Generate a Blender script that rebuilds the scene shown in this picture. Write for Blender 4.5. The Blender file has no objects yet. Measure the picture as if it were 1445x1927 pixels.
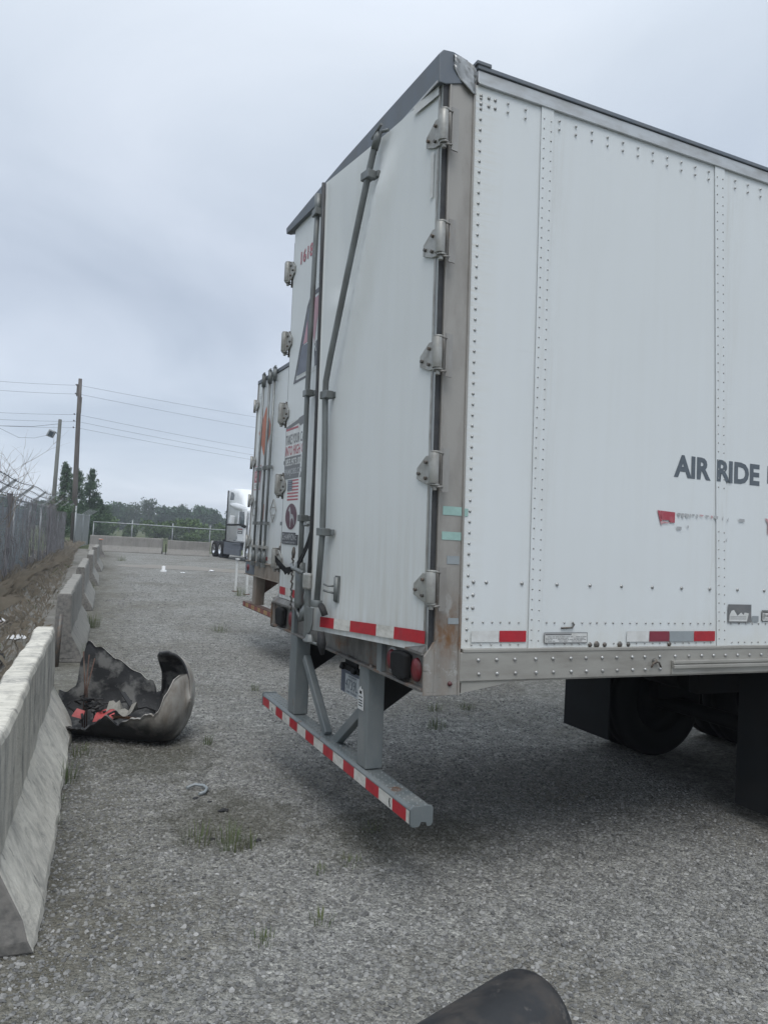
import bpy, bmesh, math, random
import numpy as np
from mathutils import Vector, Matrix

R = math.radians
rnd = random.Random(7)
C = bpy.context.scene.collection
sc = bpy.context.scene

# ------------------------------------------------------------------ camera
CAM = Vector((-1.70028, -3.26285, 1.85))
right = Vector((0.90960, -0.41183, 0.05500))
down = Vector((0.06368, 0.00737, -0.99794))
fwd = Vector((0.41058, 0.91123, 0.03293))
cd = bpy.data.cameras.new('camera')
cam = bpy.data.objects.new('camera', cd)
C.objects.link(cam)
M = Matrix.Identity(4)
for i in range(3):
    M[i][0] = right[i]; M[i][1] = -down[i]; M[i][2] = -fwd[i]; M[i][3] = CAM[i]
cam.matrix_world = M
cd.sensor_fit = 'VERTICAL'
cd.sensor_height = 24.0
cd.lens = 1421.6 * 24.0 / 1927.0
cd.clip_start = 0.05
cd.clip_end = 3000
sc.camera = cam

# ------------------------------------------------------------------ world (overcast sky) and soft sun
SUN_EL, SUN_AZ = R(60), R(203)
world = bpy.data.worlds.new('World')
sc.world = world
world.use_nodes = True
wt = world.node_tree
wt.nodes.clear()
def wn(t, **k):
    n = wt.nodes.new(t)
    for a, b in k.items(): setattr(n, a, b)
    return n
w_out = wn('ShaderNodeOutputWorld'); w_bg = wn('ShaderNodeBackground')
w_bg.inputs['Strength'].default_value = 0.1
w_sky = wn('ShaderNodeTexSky')
w_sky.sky_type = 'NISHITA'; w_sky.sun_disc = False
w_sky.sun_elevation = SUN_EL; w_sky.sun_rotation = SUN_AZ
w_tc = wn('ShaderNodeTexCoord')
w_sep = wn('ShaderNodeSeparateXYZ'); wt.links.new(w_tc.outputs['Generated'], w_sep.inputs[0])
w_add = wn('ShaderNodeMath', operation='MAXIMUM'); w_add.inputs[1].default_value = 0.0
wt.links.new(w_sep.outputs['Z'], w_add.inputs[0])
w_ad2 = wn('ShaderNodeMath', operation='ADD'); w_ad2.inputs[1].default_value = 0.16
wt.links.new(w_add.outputs[0], w_ad2.inputs[0])
w_dv = wn('ShaderNodeVectorMath', operation='DIVIDE')
w_cmb = wn('ShaderNodeCombineXYZ')
for i in range(3): wt.links.new(w_ad2.outputs[0], w_cmb.inputs[i])
wt.links.new(w_tc.outputs['Generated'], w_dv.inputs[0]); wt.links.new(w_cmb.outputs[0], w_dv.inputs[1])
w_mp = wn('ShaderNodeMapping'); w_mp.inputs['Location'].default_value = (2.1, 0.7, 0)
w_mp.inputs['Scale'].default_value = (1.0, 0.85, 0.0)
wt.links.new(w_dv.outputs[0], w_mp.inputs[0])
w_n1 = wn('ShaderNodeTexNoise'); w_n1.inputs['Scale'].default_value = 0.95; w_n1.inputs['Detail'].default_value = 6
w_n1.inputs['Roughness'].default_value = 0.52; w_n1.inputs['Distortion'].default_value = 0.5
wt.links.new(w_mp.outputs[0], w_n1.inputs['Vector'])
w_r1 = wn('ShaderNodeValToRGB')
e = w_r1.color_ramp.elements
e[0].position = 0.34; e[0].color = (4.7, 5.4, 6.45, 1)
e[1].position = 0.70; e[1].color = (6.3, 6.95, 8.0, 1)
m_ = e.new(0.52); m_.color = (5.5, 6.2, 7.25, 1)
wt.links.new(w_n1.outputs['Fac'], w_r1.inputs['Fac'])
# overcast luminance: brighter towards the zenith, paler at the horizon
w_r2 = wn('ShaderNodeValToRGB')
e = w_r2.color_ramp.elements
e[0].position = 0.0; e[0].color = (1.24, 1.21, 1.16, 1)
e[1].position = 1.0; e[1].color = (1.85, 1.82, 1.76, 1)
a_ = e.new(0.10); a_.color = (1.04, 1.04, 1.03, 1)
a_ = e.new(0.28); a_.color = (0.90, 0.90, 0.91, 1)
a_ = e.new(0.55); a_.color = (1.12, 1.10, 1.06, 1)
wt.links.new(w_add.outputs[0], w_r2.inputs['Fac'])
w_mul = wn('ShaderNodeMixRGB', blend_type='MULTIPLY'); w_mul.inputs['Fac'].default_value = 1
wt.links.new(w_r1.outputs[0], w_mul.inputs[1]); wt.links.new(w_r2.outputs[0], w_mul.inputs[2])
w_mix = wn('ShaderNodeMixRGB'); w_mix.inputs['Fac'].default_value = 0.95
wt.links.new(w_sky.outputs[0], w_mix.inputs[1]); wt.links.new(w_mul.outputs[0], w_mix.inputs[2])
wt.links.new(w_mix.outputs[0], w_bg.inputs['Color'])
wt.links.new(w_bg.outputs[0], w_out.inputs['Surface'])

sl = bpy.data.lights.new('sun', 'SUN'); sl.energy = 1.5; sl.angle = R(35); sl.color = (1.0, 0.97, 0.93)
sun = bpy.data.objects.new('sun', sl); C.objects.link(sun)
sd = Vector((math.cos(SUN_EL) * math.sin(SUN_AZ), math.cos(SUN_EL) * math.cos(SUN_AZ), math.sin(SUN_EL)))
sun.rotation_euler = sd.to_track_quat('Z', 'Y').to_euler()
sc.view_settings.view_transform = 'Standard'
sc.view_settings.look = 'None'
sc.view_settings.exposure = 0.26
sc.view_settings.gamma = 1.0
sc.view_settings.use_curve_mapping = False

# ------------------------------------------------------------------ materials
MATS = {}
class NT:
    def __init__(s, name):
        s.m = bpy.data.materials.new(name); s.m.use_nodes = True
        s.t = s.m.node_tree; s.b = s.t.nodes['Principled BSDF']
        s.pos = None
    def n(s, t, **k):
        q = s.t.nodes.new(t)
        for a, b in k.items(): setattr(q, a, b)
        return q
    def l(s, a, b): s.t.links.new(a, b)
    def vec(s, scale=(1, 1, 1), loc=(0, 0, 0)):
        if s.pos is None: s.pos = s.n('ShaderNodeNewGeometry')
        mp = s.n('ShaderNodeMapping'); mp.inputs['Scale'].default_value = scale; mp.inputs['Location'].default_value = loc
        s.l(s.pos.outputs['Position'], mp.inputs[0]); return mp.outputs[0]
    def noise(s, scale, vec=None, detail=4, rough=0.55, dist=0.0):
        q = s.n('ShaderNodeTexNoise'); q.inputs['Scale'].default_value = scale; q.inputs['Detail'].default_value = detail
        q.inputs['Roughness'].default_value = rough; q.inputs['Distortion'].default_value = dist
        s.l(vec if vec is not None else s.vec(), q.inputs['Vector']); return q.outputs['Fac']
    def ramp(s, fac, stops):
        q = s.n('ShaderNodeValToRGB'); e = q.color_ramp.elements
        for i, (p, c) in enumerate(stops):
            x = e[i] if i < 2 else e.new(p)
            x.position = p
            x.color = (c, c, c, 1) if not isinstance(c, (tuple, list)) else (*c, 1)
        s.l(fac, q.inputs['Fac']); return q.outputs[0]
    def mix(s, fac, a, b, mode='MIX'):
        q = s.n('ShaderNodeMixRGB', blend_type=mode)
        for inp, v in ((q.inputs[0], fac), (q.inputs[1], a), (q.inputs[2], b)):
            if isinstance(v, (int, float)): inp.default_value = v if inp.type == 'VALUE' else (v, v, v, 1)
            elif isinstance(v, (tuple, list)): inp.default_value = (*v, 1)
            else: s.l(v, inp)
        return q.outputs[0]
    def math(s, op, a, b=0.0):
        q = s.n('ShaderNodeMath', operation=op)
        for inp, v in ((q.inputs[0], a), (q.inputs[1], b)):
            if isinstance(v, (int, float)): inp.default_value = v
            else: s.l(v, inp)
        return q.outputs[0]
    def bump(s, h, strength, dist=0.01):
        q = s.n('ShaderNodeBump'); q.inputs['Strength'].default_value = strength; q.inputs['Distance'].default_value = dist
        s.l(h, q.inputs['Height']); s.l(q.outputs[0], s.b.inputs['Normal'])
    def done(s, col, rough=0.5, metal=0.0, spec=None):
        if isinstance(col, (tuple, list)): s.b.inputs['Base Color'].default_value = (*col, 1)
        else: s.l(col, s.b.inputs['Base Color'])
        if isinstance(rough, (int, float)): s.b.inputs['Roughness'].default_value = rough
        else: s.l(rough, s.b.inputs['Roughness'])
        s.b.inputs['Metallic'].default_value = metal
        if spec is not None: s.b.inputs['Specular IOR Level'].default_value = spec
        MATS[s.m.name] = s.m
        return s.m

def dirty(name, c1, c2, scale=3.0, vs=(1, 1, 1), lo=0.42, hi=0.72, rough=0.5, metal=0.0, bump=0.08, bs=60.0, c3=None, s3=8.0, lo3=0.58, hi3=0.7, v3=(1, 1, 1), spec=None):
    k = NT(name)
    f = k.ramp(k.noise(scale, k.vec(vs), 6, 0.6), [(lo, 0.0), (hi, 1.0)])
    col = k.mix(f, c1, c2)
    if c3:
        g = k.ramp(k.noise(s3, k.vec(v3, (3.3, 1.7, 9.1)), 6, 0.65), [(lo3, 0.0), (hi3, 1.0)])
        col = k.mix(g, col, c3)
    if bump: k.bump(k.noise(bs, k.vec(), 3), bump, 0.004)
    rr = k.ramp(f, [(0.0, rough * 0.85), (1.0, min(1, rough * 1.25))])
    return k.done(col, rr, metal, spec)

m_side = None
def make_side():
    k = NT('white_side_paint')
    v = k.vec((5.0, 5.0, 0.25))
    f = k.ramp(k.noise(3.0, v, 5, 0.6), [(0.45, 0.0), (0.85, 1.0)])
    col = k.mix(k.math('MULTIPLY', f, 0.14), (0.635, 0.668, 0.678), (0.49, 0.485, 0.44))
    g = k.ramp(k.noise(0.8, k.vec(), 3), [(0.4, 0.0), (0.7, 1.0)])
    col = k.mix(k.math('MULTIPLY', g, 0.25), col, (0.58, 0.605, 0.605))
    # wind-blown horizontal scuffs close to the rear post
    sp = k.n('ShaderNodeSeparateXYZ'); k.l(k.pos.outputs['Position'], sp.inputs[0])
    near = k.ramp(sp.outputs['X'], [(0.13, 0.85), (0.34, 0.0)])
    h = k.ramp(k.noise(3.0, k.vec((1.6, 1, 26.0)), 5, 0.7), [(0.42, 0.0), (0.72, 1.0)])
    col = k.mix(k.math('MULTIPLY', near, h), col, (0.56, 0.54, 0.46))
    low = k.ramp(k.math('DIVIDE', sp.outputs['Z'], 5.0), [(0.262, 0.45), (0.31, 0.0)])
    h2 = k.ramp(k.noise(5.0, k.vec((1.0, 1, 0.6)), 5, 0.7), [(0.4, 0.1), (0.65, 1.0)])
    col = k.mix(k.math('MULTIPLY', low, h2), col, (0.55, 0.53, 0.44))
    for q in (0.60, 1.885):
        sm_ = k.ramp(k.math('MULTIPLY', sp.outputs['X'], 0.25), [((q - 0.03) * 0.25, 0.0), ((q + 0.20) * 0.25, 0.0), ((q + 0.02) * 0.25, 0.38)])
        sn_ = k.ramp(k.noise(4.0, k.vec((9, 1, 0.5), (q, 0, 0)), 6, 0.7), [(0.45, 0.0), (0.7, 1.0)])
        col = k.mix(k.math('MULTIPLY', sm_, sn_), col, (0.46, 0.45, 0.40))
    sc_ = k.ramp(k.noise(2.0, k.vec((0.35, 1, 9.0), (3, 0, 5)), 7, 0.75), [(0.66, 0.0), (0.72, 1.0)])
    col = k.mix(k.math('MULTIPLY', sc_, 0.22), col, (0.42, 0.43, 0.43))
    k.bump(k.noise(2.2, k.vec((1, 1, 0.6)), 2), 0.25, 0.02)
    return k.done(col, 0.36)
make_side()
def make_door():
    k = NT('white_door_paint')
    f = k.ramp(k.noise(3.0, k.vec((4.0, 4.0, 0.3)), 5, 0.6), [(0.4, 0.0), (0.8, 1.0)])
    col = k.mix(k.math('MULTIPLY', f, 0.14), (0.62, 0.645, 0.645), (0.45, 0.445, 0.40))
    g = k.ramp(k.noise(2.0, k.vec(), 5, 0.65), [(0.5, 0.0), (0.75, 1.0)])
    col = k.mix(k.math('MULTIPLY', g, 0.22), col, (0.54, 0.56, 0.555))
    sp = k.n('ShaderNodeSeparateXYZ'); k.l(k.pos.outputs['Position'], sp.inputs[0])
    low = k.ramp(k.math('DIVIDE', sp.outputs['Z'], 5.0), [(0.26, 0.6), (0.42, 0.0)])
    h2 = k.ramp(k.noise(4.0, k.vec((6, 6, 0.5)), 5, 0.7), [(0.35, 0.0), (0.7, 1.0)])
    col = k.mix(k.math('MULTIPLY', low, h2), col, (0.42, 0.40, 0.34))
    k.bump(k.noise(3.0, k.vec((1, 1, 0.5)), 3), 0.25, 0.02)
    return k.done(col, 0.42)
make_door()
dirty('aluminium', (0.50, 0.52, 0.53), (0.34, 0.34, 0.33), 4, (1, 1, 3), rough=0.42, metal=0.45, bump=0.03)
dirty('post_steel', (0.33, 0.32, 0.30), (0.22, 0.20, 0.18), 3, (2, 2, 0.6), rough=0.5, metal=0.45, c3=(0.27, 0.19, 0.12), s3=5, lo3=0.62, hi3=0.75, bump=0.08)
def make_post():
    k = NT('post_steel_worn'); k.vec()
    sp = k.n('ShaderNodeSeparateXYZ'); k.l(k.pos.outputs['Position'], sp.inputs[0])
    f = k.ramp(k.noise(3, k.vec((2, 2, 0.6)), 6, 0.6), [(0.42, 0.0), (0.72, 1.0)])
    col = k.mix(f, (0.34, 0.325, 0.30), (0.22, 0.205, 0.185))
    z5 = k.math('DIVIDE', sp.outputs['Z'], 5.0)
    ru = k.ramp(z5, [(0.255, 0.25), (0.33, 0.0), (0.272, 1.0)])
    rn = k.ramp(k.noise(9, k.vec((1, 1, 0.45)), 8, 0.75), [(0.44, 0.0), (0.60, 1.0)])
    col = k.mix(k.math('MULTIPLY', ru, rn), col, (0.19, 0.095, 0.04))
    lo = k.ramp(z5, [(0.24, 0.9), (0.40, 0.0)])
    pale = k.ramp(k.noise(10, k.vec((1, 1, 1), (4, 4, 4)), 8, 0.75, 0.8), [(0.56, 0.0), (0.66, 1.0)])
    col = k.mix(k.math('MULTIPLY', lo, pale), col, (0.46, 0.46, 0.45))
    sc_ = k.ramp(k.noise(7, k.vec((1, 1, 7)), 7, 0.75), [(0.60, 0.0), (0.68, 1.0)])
    col = k.mix(k.math('MULTIPLY', k.math('MULTIPLY', lo, sc_), 0.8), col, (0.07, 0.065, 0.06))
    k.bump(k.noise(40, k.vec(), 3), 0.12, 0.004)
    return k.done(col, 0.5, 0.35)
make_post()
dirty('crumpled_steel', (0.36, 0.37, 0.37), (0.16, 0.165, 0.17), 9, (1, 1, 0.4), rough=0.38, metal=0.5, bump=0.5, bs=16)
dirty('rail_steel', (0.38, 0.37, 0.34), (0.26, 0.245, 0.22), 3, (0.7, 1, 3), rough=0.5, metal=0.4, bump=0.06)
dirty('header_dark', (0.125, 0.145, 0.17), (0.17, 0.18, 0.19), 5, (1, 2, 1), rough=0.55, metal=0.2, bump=0.1)
dirty('sill_steel', (0.17, 0.165, 0.155), (0.085, 0.08, 0.075), 5, (1, 2, 1), rough=0.6, metal=0.3, c3=(0.16, 0.09, 0.05), s3=6, lo3=0.52, hi3=0.66, bump=0.15)
dirty('guard_paint', (0.135, 0.155, 0.16), (0.20, 0.21, 0.205), 6, (1, 1, 0.5), rough=0.5, metal=0.1, c3=(0.14, 0.075, 0.045), s3=7, lo3=0.60, hi3=0.68, v3=(1, 1, 0.35), bump=0.12)
dirty('rod_steel', (0.19, 0.205, 0.205), (0.11, 0.115, 0.11), 9, (1, 1, 0.3), rough=0.5, metal=0.4, bump=0.1)
dirty('hinge_steel', (0.36, 0.36, 0.34), (0.23, 0.22, 0.20), 14, rough=0.48, metal=0.4, bump=0.1)
dirty('bolt_steel', (0.10, 0.10, 0.095), (0.16, 0.12, 0.09), 20, rough=0.55, metal=0.4)
dirty('rivet_steel', (0.38, 0.385, 0.38), (0.24, 0.235, 0.22), 30, rough=0.4, metal=0.5, bump=0)
dirty('rubber', (0.010, 0.0105, 0.011), (0.019, 0.019, 0.019), 8, rough=0.8, bump=0.2, spec=0.2)
dirty('flap_rubber', (0.013, 0.015, 0.017), (0.022, 0.022, 0.022), 5, rough=0.7, bump=0.1, spec=0.2)
dirty('tank_black', (0.018, 0.019, 0.021), (0.055, 0.047, 0.040), 6, rough=0.6, lo=0.48, hi=0.70, bump=0.25, bs=25, c3=(0.10, 0.09, 0.08), s3=14, lo3=0.62, hi3=0.72)
dirty('under_dark', (0.010, 0.010, 0.011), (0.017, 0.016, 0.015), 5, rough=0.9, spec=0.15)
dirty('seal', (0.028, 0.03, 0.033), (0.06, 0.06, 0.06), 10, rough=0.6)
dirty('red_tape', (0.40, 0.018, 0.03), (0.30, 0.02, 0.03), 12, rough=0.35, bump=0.03)
dirty('faded_red_tape', (0.20, 0.03, 0.05), (0.16, 0.03, 0.045), 12, rough=0.4)
dirty('dark_red_tape', (0.22, 0.05, 0.045), (0.13, 0.06, 0.045), 20, rough=0.6)
dirty('white_tape', (0.58, 0.57, 0.53), (0.40, 0.39, 0.35), 16, (1, 1, 2), rough=0.4)
dirty('silver_tape', (0.27, 0.30, 0.315), (0.22, 0.24, 0.25), 12, rough=0.4)
dirty('yellow_tape', (0.36, 0.24, 0.10), (0.22, 0.13, 0.07), 20, rough=0.6)
dirty('green_tape', (0.30, 0.46, 0.42), (0.25, 0.38, 0.35), 18, rough=0.5)
dirty('letter_grey', (0.085, 0.105, 0.125), (0.11, 0.13, 0.15), 20, rough=0.45)
dirty('letter_red', (0.34, 0.05, 0.07), (0.40, 0.13, 0.15), 30, rough=0.45)
dirty('faint_red', (0.42, 0.20, 0.22), (0.55, 0.42, 0.42), 30, rough=0.45)
dirty('faint_grey', (0.33, 0.34, 0.35), (0.45, 0.46, 0.46), 40, rough=0.45)
dirty('logo_black', (0.035, 0.037, 0.045), (0.07, 0.07, 0.08), 15, rough=0.4)
dirty('logo_red', (0.28, 0.03, 0.06), (0.33, 0.08, 0.11), 15, rough=0.4)
dirty('logo_pink', (0.40, 0.18, 0.22), (0.45, 0.25, 0.28), 15, rough=0.4)
dirty('logo_navy', (0.06, 0.075, 0.11), (0.09, 0.10, 0.13), 15, rough=0.4)
dirty('maroon', (0.075, 0.02, 0.035), (0.10, 0.035, 0.05), 15, rough=0.4)
dirty('sticker_white', (0.60, 0.61, 0.60), (0.48, 0.48, 0.46), 15, rough=0.45)
dirty('sticker_orange', (0.52, 0.14, 0.06), (0.44, 0.16, 0.09), 10, rough=0.5)
dirty('sticker_grey', (0.13, 0.135, 0.14), (0.18, 0.18, 0.18), 15, rough=0.5)
dirty('lens_red', (0.15, 0.014, 0.02), (0.09, 0.02, 0.02), 20, rough=0.4)
dirty('lens_maroon', (0.06, 0.018, 0.022), (0.09, 0.03, 0.03), 20, rough=0.3)
dirty('plate_white', (0.42, 0.45, 0.46), (0.30, 0.31, 0.31), 16, rough=0.45)
dirty('rusty_steel', (0.12, 0.065, 0.048), (0.07, 0.048, 0.04), 10, rough=0.8, bump=0.25, c3=(0.20, 0.17, 0.14), s3=4)
dirty('rusty_post', (0.22, 0.19, 0.155), (0.14, 0.105, 0.08), 5, (1, 1, 0.4), rough=0.75, bump=0.2)
dirty('galvanised', (0.33, 0.35, 0.36), (0.24, 0.25, 0.25), 6, (1, 1, 0.5), rough=0.5, metal=0.3)
dirty('fence_wire', (0.24, 0.265, 0.285), (0.18, 0.195, 0.21), 3, rough=0.55, metal=0.2, bump=0)
dirty('slat_vinyl', (0.25, 0.26, 0.26), (0.18, 0.185, 0.18), 4, (1, 1, 0.2), rough=0.6)
dirty('screen_board', (0.23, 0.26, 0.275), (0.15, 0.17, 0.175), 2, (1, 1, 4), rough=0.9)
dirty('pole_wood', (0.12, 0.105, 0.095), (0.07, 0.062, 0.058), 5, (2, 2, 0.2), rough=0.9, bump=0.2)
dirty('lamp_pole', (0.14, 0.15, 0.14), (0.10, 0.10, 0.09), 4, (1, 1, 0.2), rough=0.8)
dirty('cable', (0.03, 0.03, 0.035), (0.05, 0.05, 0.05), 3, rough=0.7, bump=0)
dirty('bark', (0.10, 0.085, 0.07), (0.06, 0.05, 0.042), 6, (2, 2, 0.4), rough=0.9, bump=0.4)
dirty('dry_twig', (0.21, 0.18, 0.145), (0.13, 0.11, 0.09), 3, rough=0.9, bump=0)
dirty('dry_vine', (0.24, 0.23, 0.235), (0.17, 0.16, 0.165), 3, rough=0.9, bump=0)
dirty('dry_grass', (0.235, 0.205, 0.16), (0.16, 0.14, 0.11), 3, rough=0.9, bump=0)
dirty('weed_green', (0.085, 0.12, 0.045), (0.13, 0.13, 0.06), 8, rough=0.8, bump=0)
dirty('cab_white', (0.76, 0.78, 0.79), (0.70, 0.72, 0.73), 1.5, rough=0.25, bump=0)
dirty('cab_grey', (0.10, 0.115, 0.14), (0.13, 0.14, 0.165), 3, rough=0.45, bump=0)
dirty('glass', (0.03, 0.042, 0.05), (0.045, 0.06, 0.065), 2, rough=0.08, bump=0)
dirty('chrome', (0.78, 0.79, 0.80), (0.65, 0.66, 0.67), 6, rough=0.22, metal=0.9, bump=0)
dirty('litter_white', (0.72, 0.73, 0.74), (0.55, 0.55, 0.54), 12, rough=0.6)
dirty('debris_red', (0.42, 0.06, 0.06), (0.25, 0.05, 0.05), 10, rough=0.55)
dirty('char', (0.016, 0.017, 0.019), (0.045, 0.043, 0.042), 7, rough=0.85, bump=0.4, bs=40)
dirty('ply_brown', (0.16, 0.085, 0.045), (0.09, 0.05, 0.03), 6, rough=0.8)

def make_concrete(name, base, stain, toe):
    k = NT(name)
    sp = k.n('ShaderNodeSeparateXYZ'); k.vec(); k.l(k.pos.outputs['Position'], sp.inputs[0])
    blot = k.ramp(k.noise(3.2, k.vec((1.6, 0.7, 1.2)), 9, 0.7, 1.2), [(0.38, 0.0), (0.62, 1.0)])
    streak = k.ramp(k.noise(2.6, k.vec((1.5, 1.5, 0.16)), 9, 0.72, 1.1), [(0.44, 0.0), (0.58, 1.0)])
    col = k.mix(k.math('MULTIPLY', streak, 0.70), base, stain)
    col = k.mix(k.math('MULTIPLY', blot, 0.35), col, toe)
    ps = k.ramp(k.noise(38, k.vec(), 4, 0.7), [(0.60, 0.0), (0.68, 1.0)])
    col = k.mix(k.math('MULTIPLY', ps, 0.5), col, tuple(c * 0.35 for c in base))
    toez = k.ramp(k.math('ADD', sp.outputs['Z'], k.math('MULTIPLY', k.math('SUBTRACT', k.noise(3.0, k.vec((1, 1, 1), (2, 5, 1)), 6, 0.7), 0.5), 0.5)), [(0.26, 0.85), (0.46, 0.0)])
    col = k.mix(k.math('MULTIPLY', toez, k.ramp(k.noise(5, k.vec((1.0, 1.4, 1.0), (7, 1, 3)), 9, 0.75, 1.5), [(0.40, 1.0), (0.60, 0.25)])), col, toe)
    topz = k.ramp(sp.outputs['Z'], [(0.875, 0.0), (0.90, 0.8)])
    col = k.mix(k.math('MULTIPLY', topz, k.ramp(k.noise(6, k.vec((1, 2.4, 1)), 8, 0.75, 1.0), [(0.42, 0.0), (0.58, 1.0)])), col, toe)
    dark = k.ramp(k.noise(11, k.vec((1, 1, 0.5)), 6, 0.7), [(0.60, 0.0), (0.70, 1.0)])
    col = k.mix(k.math('MULTIPLY', dark, 0.7), col, tuple(c * 0.6 for c in stain))
    hb = k.math('ADD', k.math('MULTIPLY', k.noise(45, k.vec(), 5, 0.7), 0.5), k.noise(9, k.vec(), 5, 0.6))
    k.bump(hb, 0.55, 0.02)
    return k.done(col, 0.9, 0, 0.2)
make_concrete('concrete_pale', (0.50, 0.48, 0.42), (0.17, 0.17, 0.165), (0.72, 0.69, 0.61))
make_concrete('concrete_grey', (0.27, 0.26, 0.235), (0.14, 0.14, 0.135), (0.295, 0.285, 0.255))
make_concrete('concrete_far', (0.24, 0.23, 0.215), (0.17, 0.165, 0.155), (0.28, 0.27, 0.25))
dirty('concrete_broken', (0.20, 0.19, 0.175), (0.10, 0.10, 0.095), 22, rough=0.95, bump=0.9, bs=24)

def stain_mask(k):
    sp = k.n('ShaderNodeSeparateXYZ'); k.vec(); k.l(k.pos.outputs['Position'], sp.inputs[0])
    out = None
    for (cx, cy, rx, ry) in ((0.50, 1.05, 0.75, 0.55), (-0.50, 1.55, 0.55, 0.65), (-0.75, 3.0, 0.6, 0.7)):
        a = k.math('DIVIDE', k.math('SUBTRACT', sp.outputs['X'], cx), rx); b = k.math('DIVIDE', k.math('SUBTRACT', sp.outputs['Y'], cy), ry)
        d = k.math('ADD', k.math('POWER', a, 2.0), k.math('POWER', b, 2.0))
        d = k.math('ADD', d, k.math('MULTIPLY', k.math('SUBTRACT', k.noise(3.5, k.vec(), 7, 0.75), 0.5), 2.4))
        m = k.ramp(d, [(0.1, 1.0), (0.95, 0.0)])
        out = m if out is None else k.math('MAXIMUM', out, m)
    return out
def make_gravel():
    k = NT('gravel')
    v = k.vec()
    vo = k.n('ShaderNodeTexVoronoi'); vo.inputs['Scale'].default_value = 48; k.l(v, vo.inputs['Vector'])
    vo2 = k.n('ShaderNodeTexVoronoi'); vo2.inputs['Scale'].default_value = 115; k.l(v, vo2.inputs['Vector'])
    s1 = k.n('ShaderNodeSeparateXYZ'); k.l(vo.outputs['Color'], s1.inputs[0])
    s2 = k.n('ShaderNodeSeparateXYZ'); k.l(vo2.outputs['Color'], s2.inputs[0])
    c1 = k.ramp(s1.outputs['X'], [(0.0, (0.12, 0.12, 0.117)), (1.0, (0.50, 0.50, 0.48)), (0.55, (0.24, 0.24, 0.233)), (0.85, (0.36, 0.36, 0.345))])
    c2 = k.ramp(s2.outputs['X'], [(0.0, (0.11, 0.11, 0.107)), (1.0, (0.42, 0.415, 0.395))])
    col = k.mix(0.45, c1, c2)
    big = k.ramp(k.noise(0.55, k.vec(), 7, 0.68, 0.4), [(0.46, 0.0), (0.68, 1.0)])
    soil = k.mix(k.noise(5, k.vec(), 5, 0.6), (0.10, 0.093, 0.078), (0.19, 0.178, 0.15))
    col = k.mix(k.math('MULTIPLY', big, 0.78), col, soil)
    wet = k.ramp(k.noise(1.3, k.vec((1, 1, 1), (4.2, 8.8, 0)), 6, 0.7), [(0.58, 0.0), (0.72, 1.0)])
    col = k.mix(k.math('MULTIPLY', wet, 0.5), col, (0.07, 0.072, 0.055))
    mid = k.ramp(k.noise(7.0, k.vec(), 6, 0.75), [(0.35, 0.62), (0.65, 1.3)])
    col = k.mix(1.0, col, mid, 'MULTIPLY')
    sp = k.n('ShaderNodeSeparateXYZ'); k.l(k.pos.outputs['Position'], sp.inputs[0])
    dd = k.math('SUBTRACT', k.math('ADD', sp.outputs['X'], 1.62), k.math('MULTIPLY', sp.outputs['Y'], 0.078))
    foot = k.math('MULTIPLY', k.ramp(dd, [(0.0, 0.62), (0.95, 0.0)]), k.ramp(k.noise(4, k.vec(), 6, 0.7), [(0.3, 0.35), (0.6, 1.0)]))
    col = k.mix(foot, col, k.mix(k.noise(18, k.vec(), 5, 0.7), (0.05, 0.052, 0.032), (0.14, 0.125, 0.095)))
    col = k.mix(1.0, col, (1.02, 1.015, 0.98), 'MULTIPLY')
    col = k.mix(k.math('MULTIPLY', stain_mask(k), 0.7), col, (0.075, 0.072, 0.052))
    h = k.math('ADD', k.math('MULTIPLY', vo.outputs['Distance'], -1.0), k.math('MULTIPLY', vo2.outputs['Distance'], -0.5))
    k.bump(h, 0.9, 0.02)
    return k.done(col, 0.9, 0, 0.25)
make_gravel()
def make_stone():
    k = NT('gravel_stone')
    oi = k.n('ShaderNodeObjectInfo')
    col = k.ramp(oi.outputs['Random'], [(0.0, (0.12, 0.12, 0.117)), (1.0, (0.43, 0.425, 0.41)), (0.35, (0.20, 0.20, 0.193)), (0.75, (0.285, 0.283, 0.272)), (0.95, (0.35, 0.347, 0.333))])
    f = k.noise(90, k.vec(), 3)
    col = k.mix(0.5, col, k.mix(f, 0.35, 1.0), 'MULTIPLY')
    col = k.mix(k.math('MULTIPLY', stain_mask(k), 0.55), col, (0.085, 0.082, 0.062))
    return k.done(col, 0.85, 0, 0.25)
make_stone()
def make_soil():
    k = NT('verge_soil')
    f = k.noise(1.6, k.vec(), 7, 0.7)
    col = k.ramp(f, [(0.30, (0.14, 0.14, 0.11)), (0.7, (0.29, 0.28, 0.255)), (0.5, (0.21, 0.20, 0.18))])
    g = k.noise(40, k.vec(), 4, 0.7)
    col = k.mix(0.6, col, k.mix(g, 0.3, 1.5), 'MULTIPLY')
    k.bump(k.noise(25, k.vec(), 6, 0.75), 0.9, 0.04)
    return k.done(col, 0.95, 0, 0.2)
make_soil()
def make_field():
    k = NT('field_grass')
    f = k.noise(0.35, k.vec(), 7, 0.7)
    col = k.ramp(f, [(0.35, (0.055, 0.075, 0.028)), (0.7, (0.13, 0.135, 0.065))])
    k.bump(k.noise(9, k.vec(), 5, 0.7), 0.8, 0.1)
    return k.done(col, 0.95, 0, 0.2)
make_field()
def make_water():
    k = NT('muddy_water')
    k.bump(k.noise(3, k.vec(), 2), 0.03, 0.01)
    return k.done((0.20, 0.18, 0.15), 0.5, 0, 0.2)
make_water()
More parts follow.
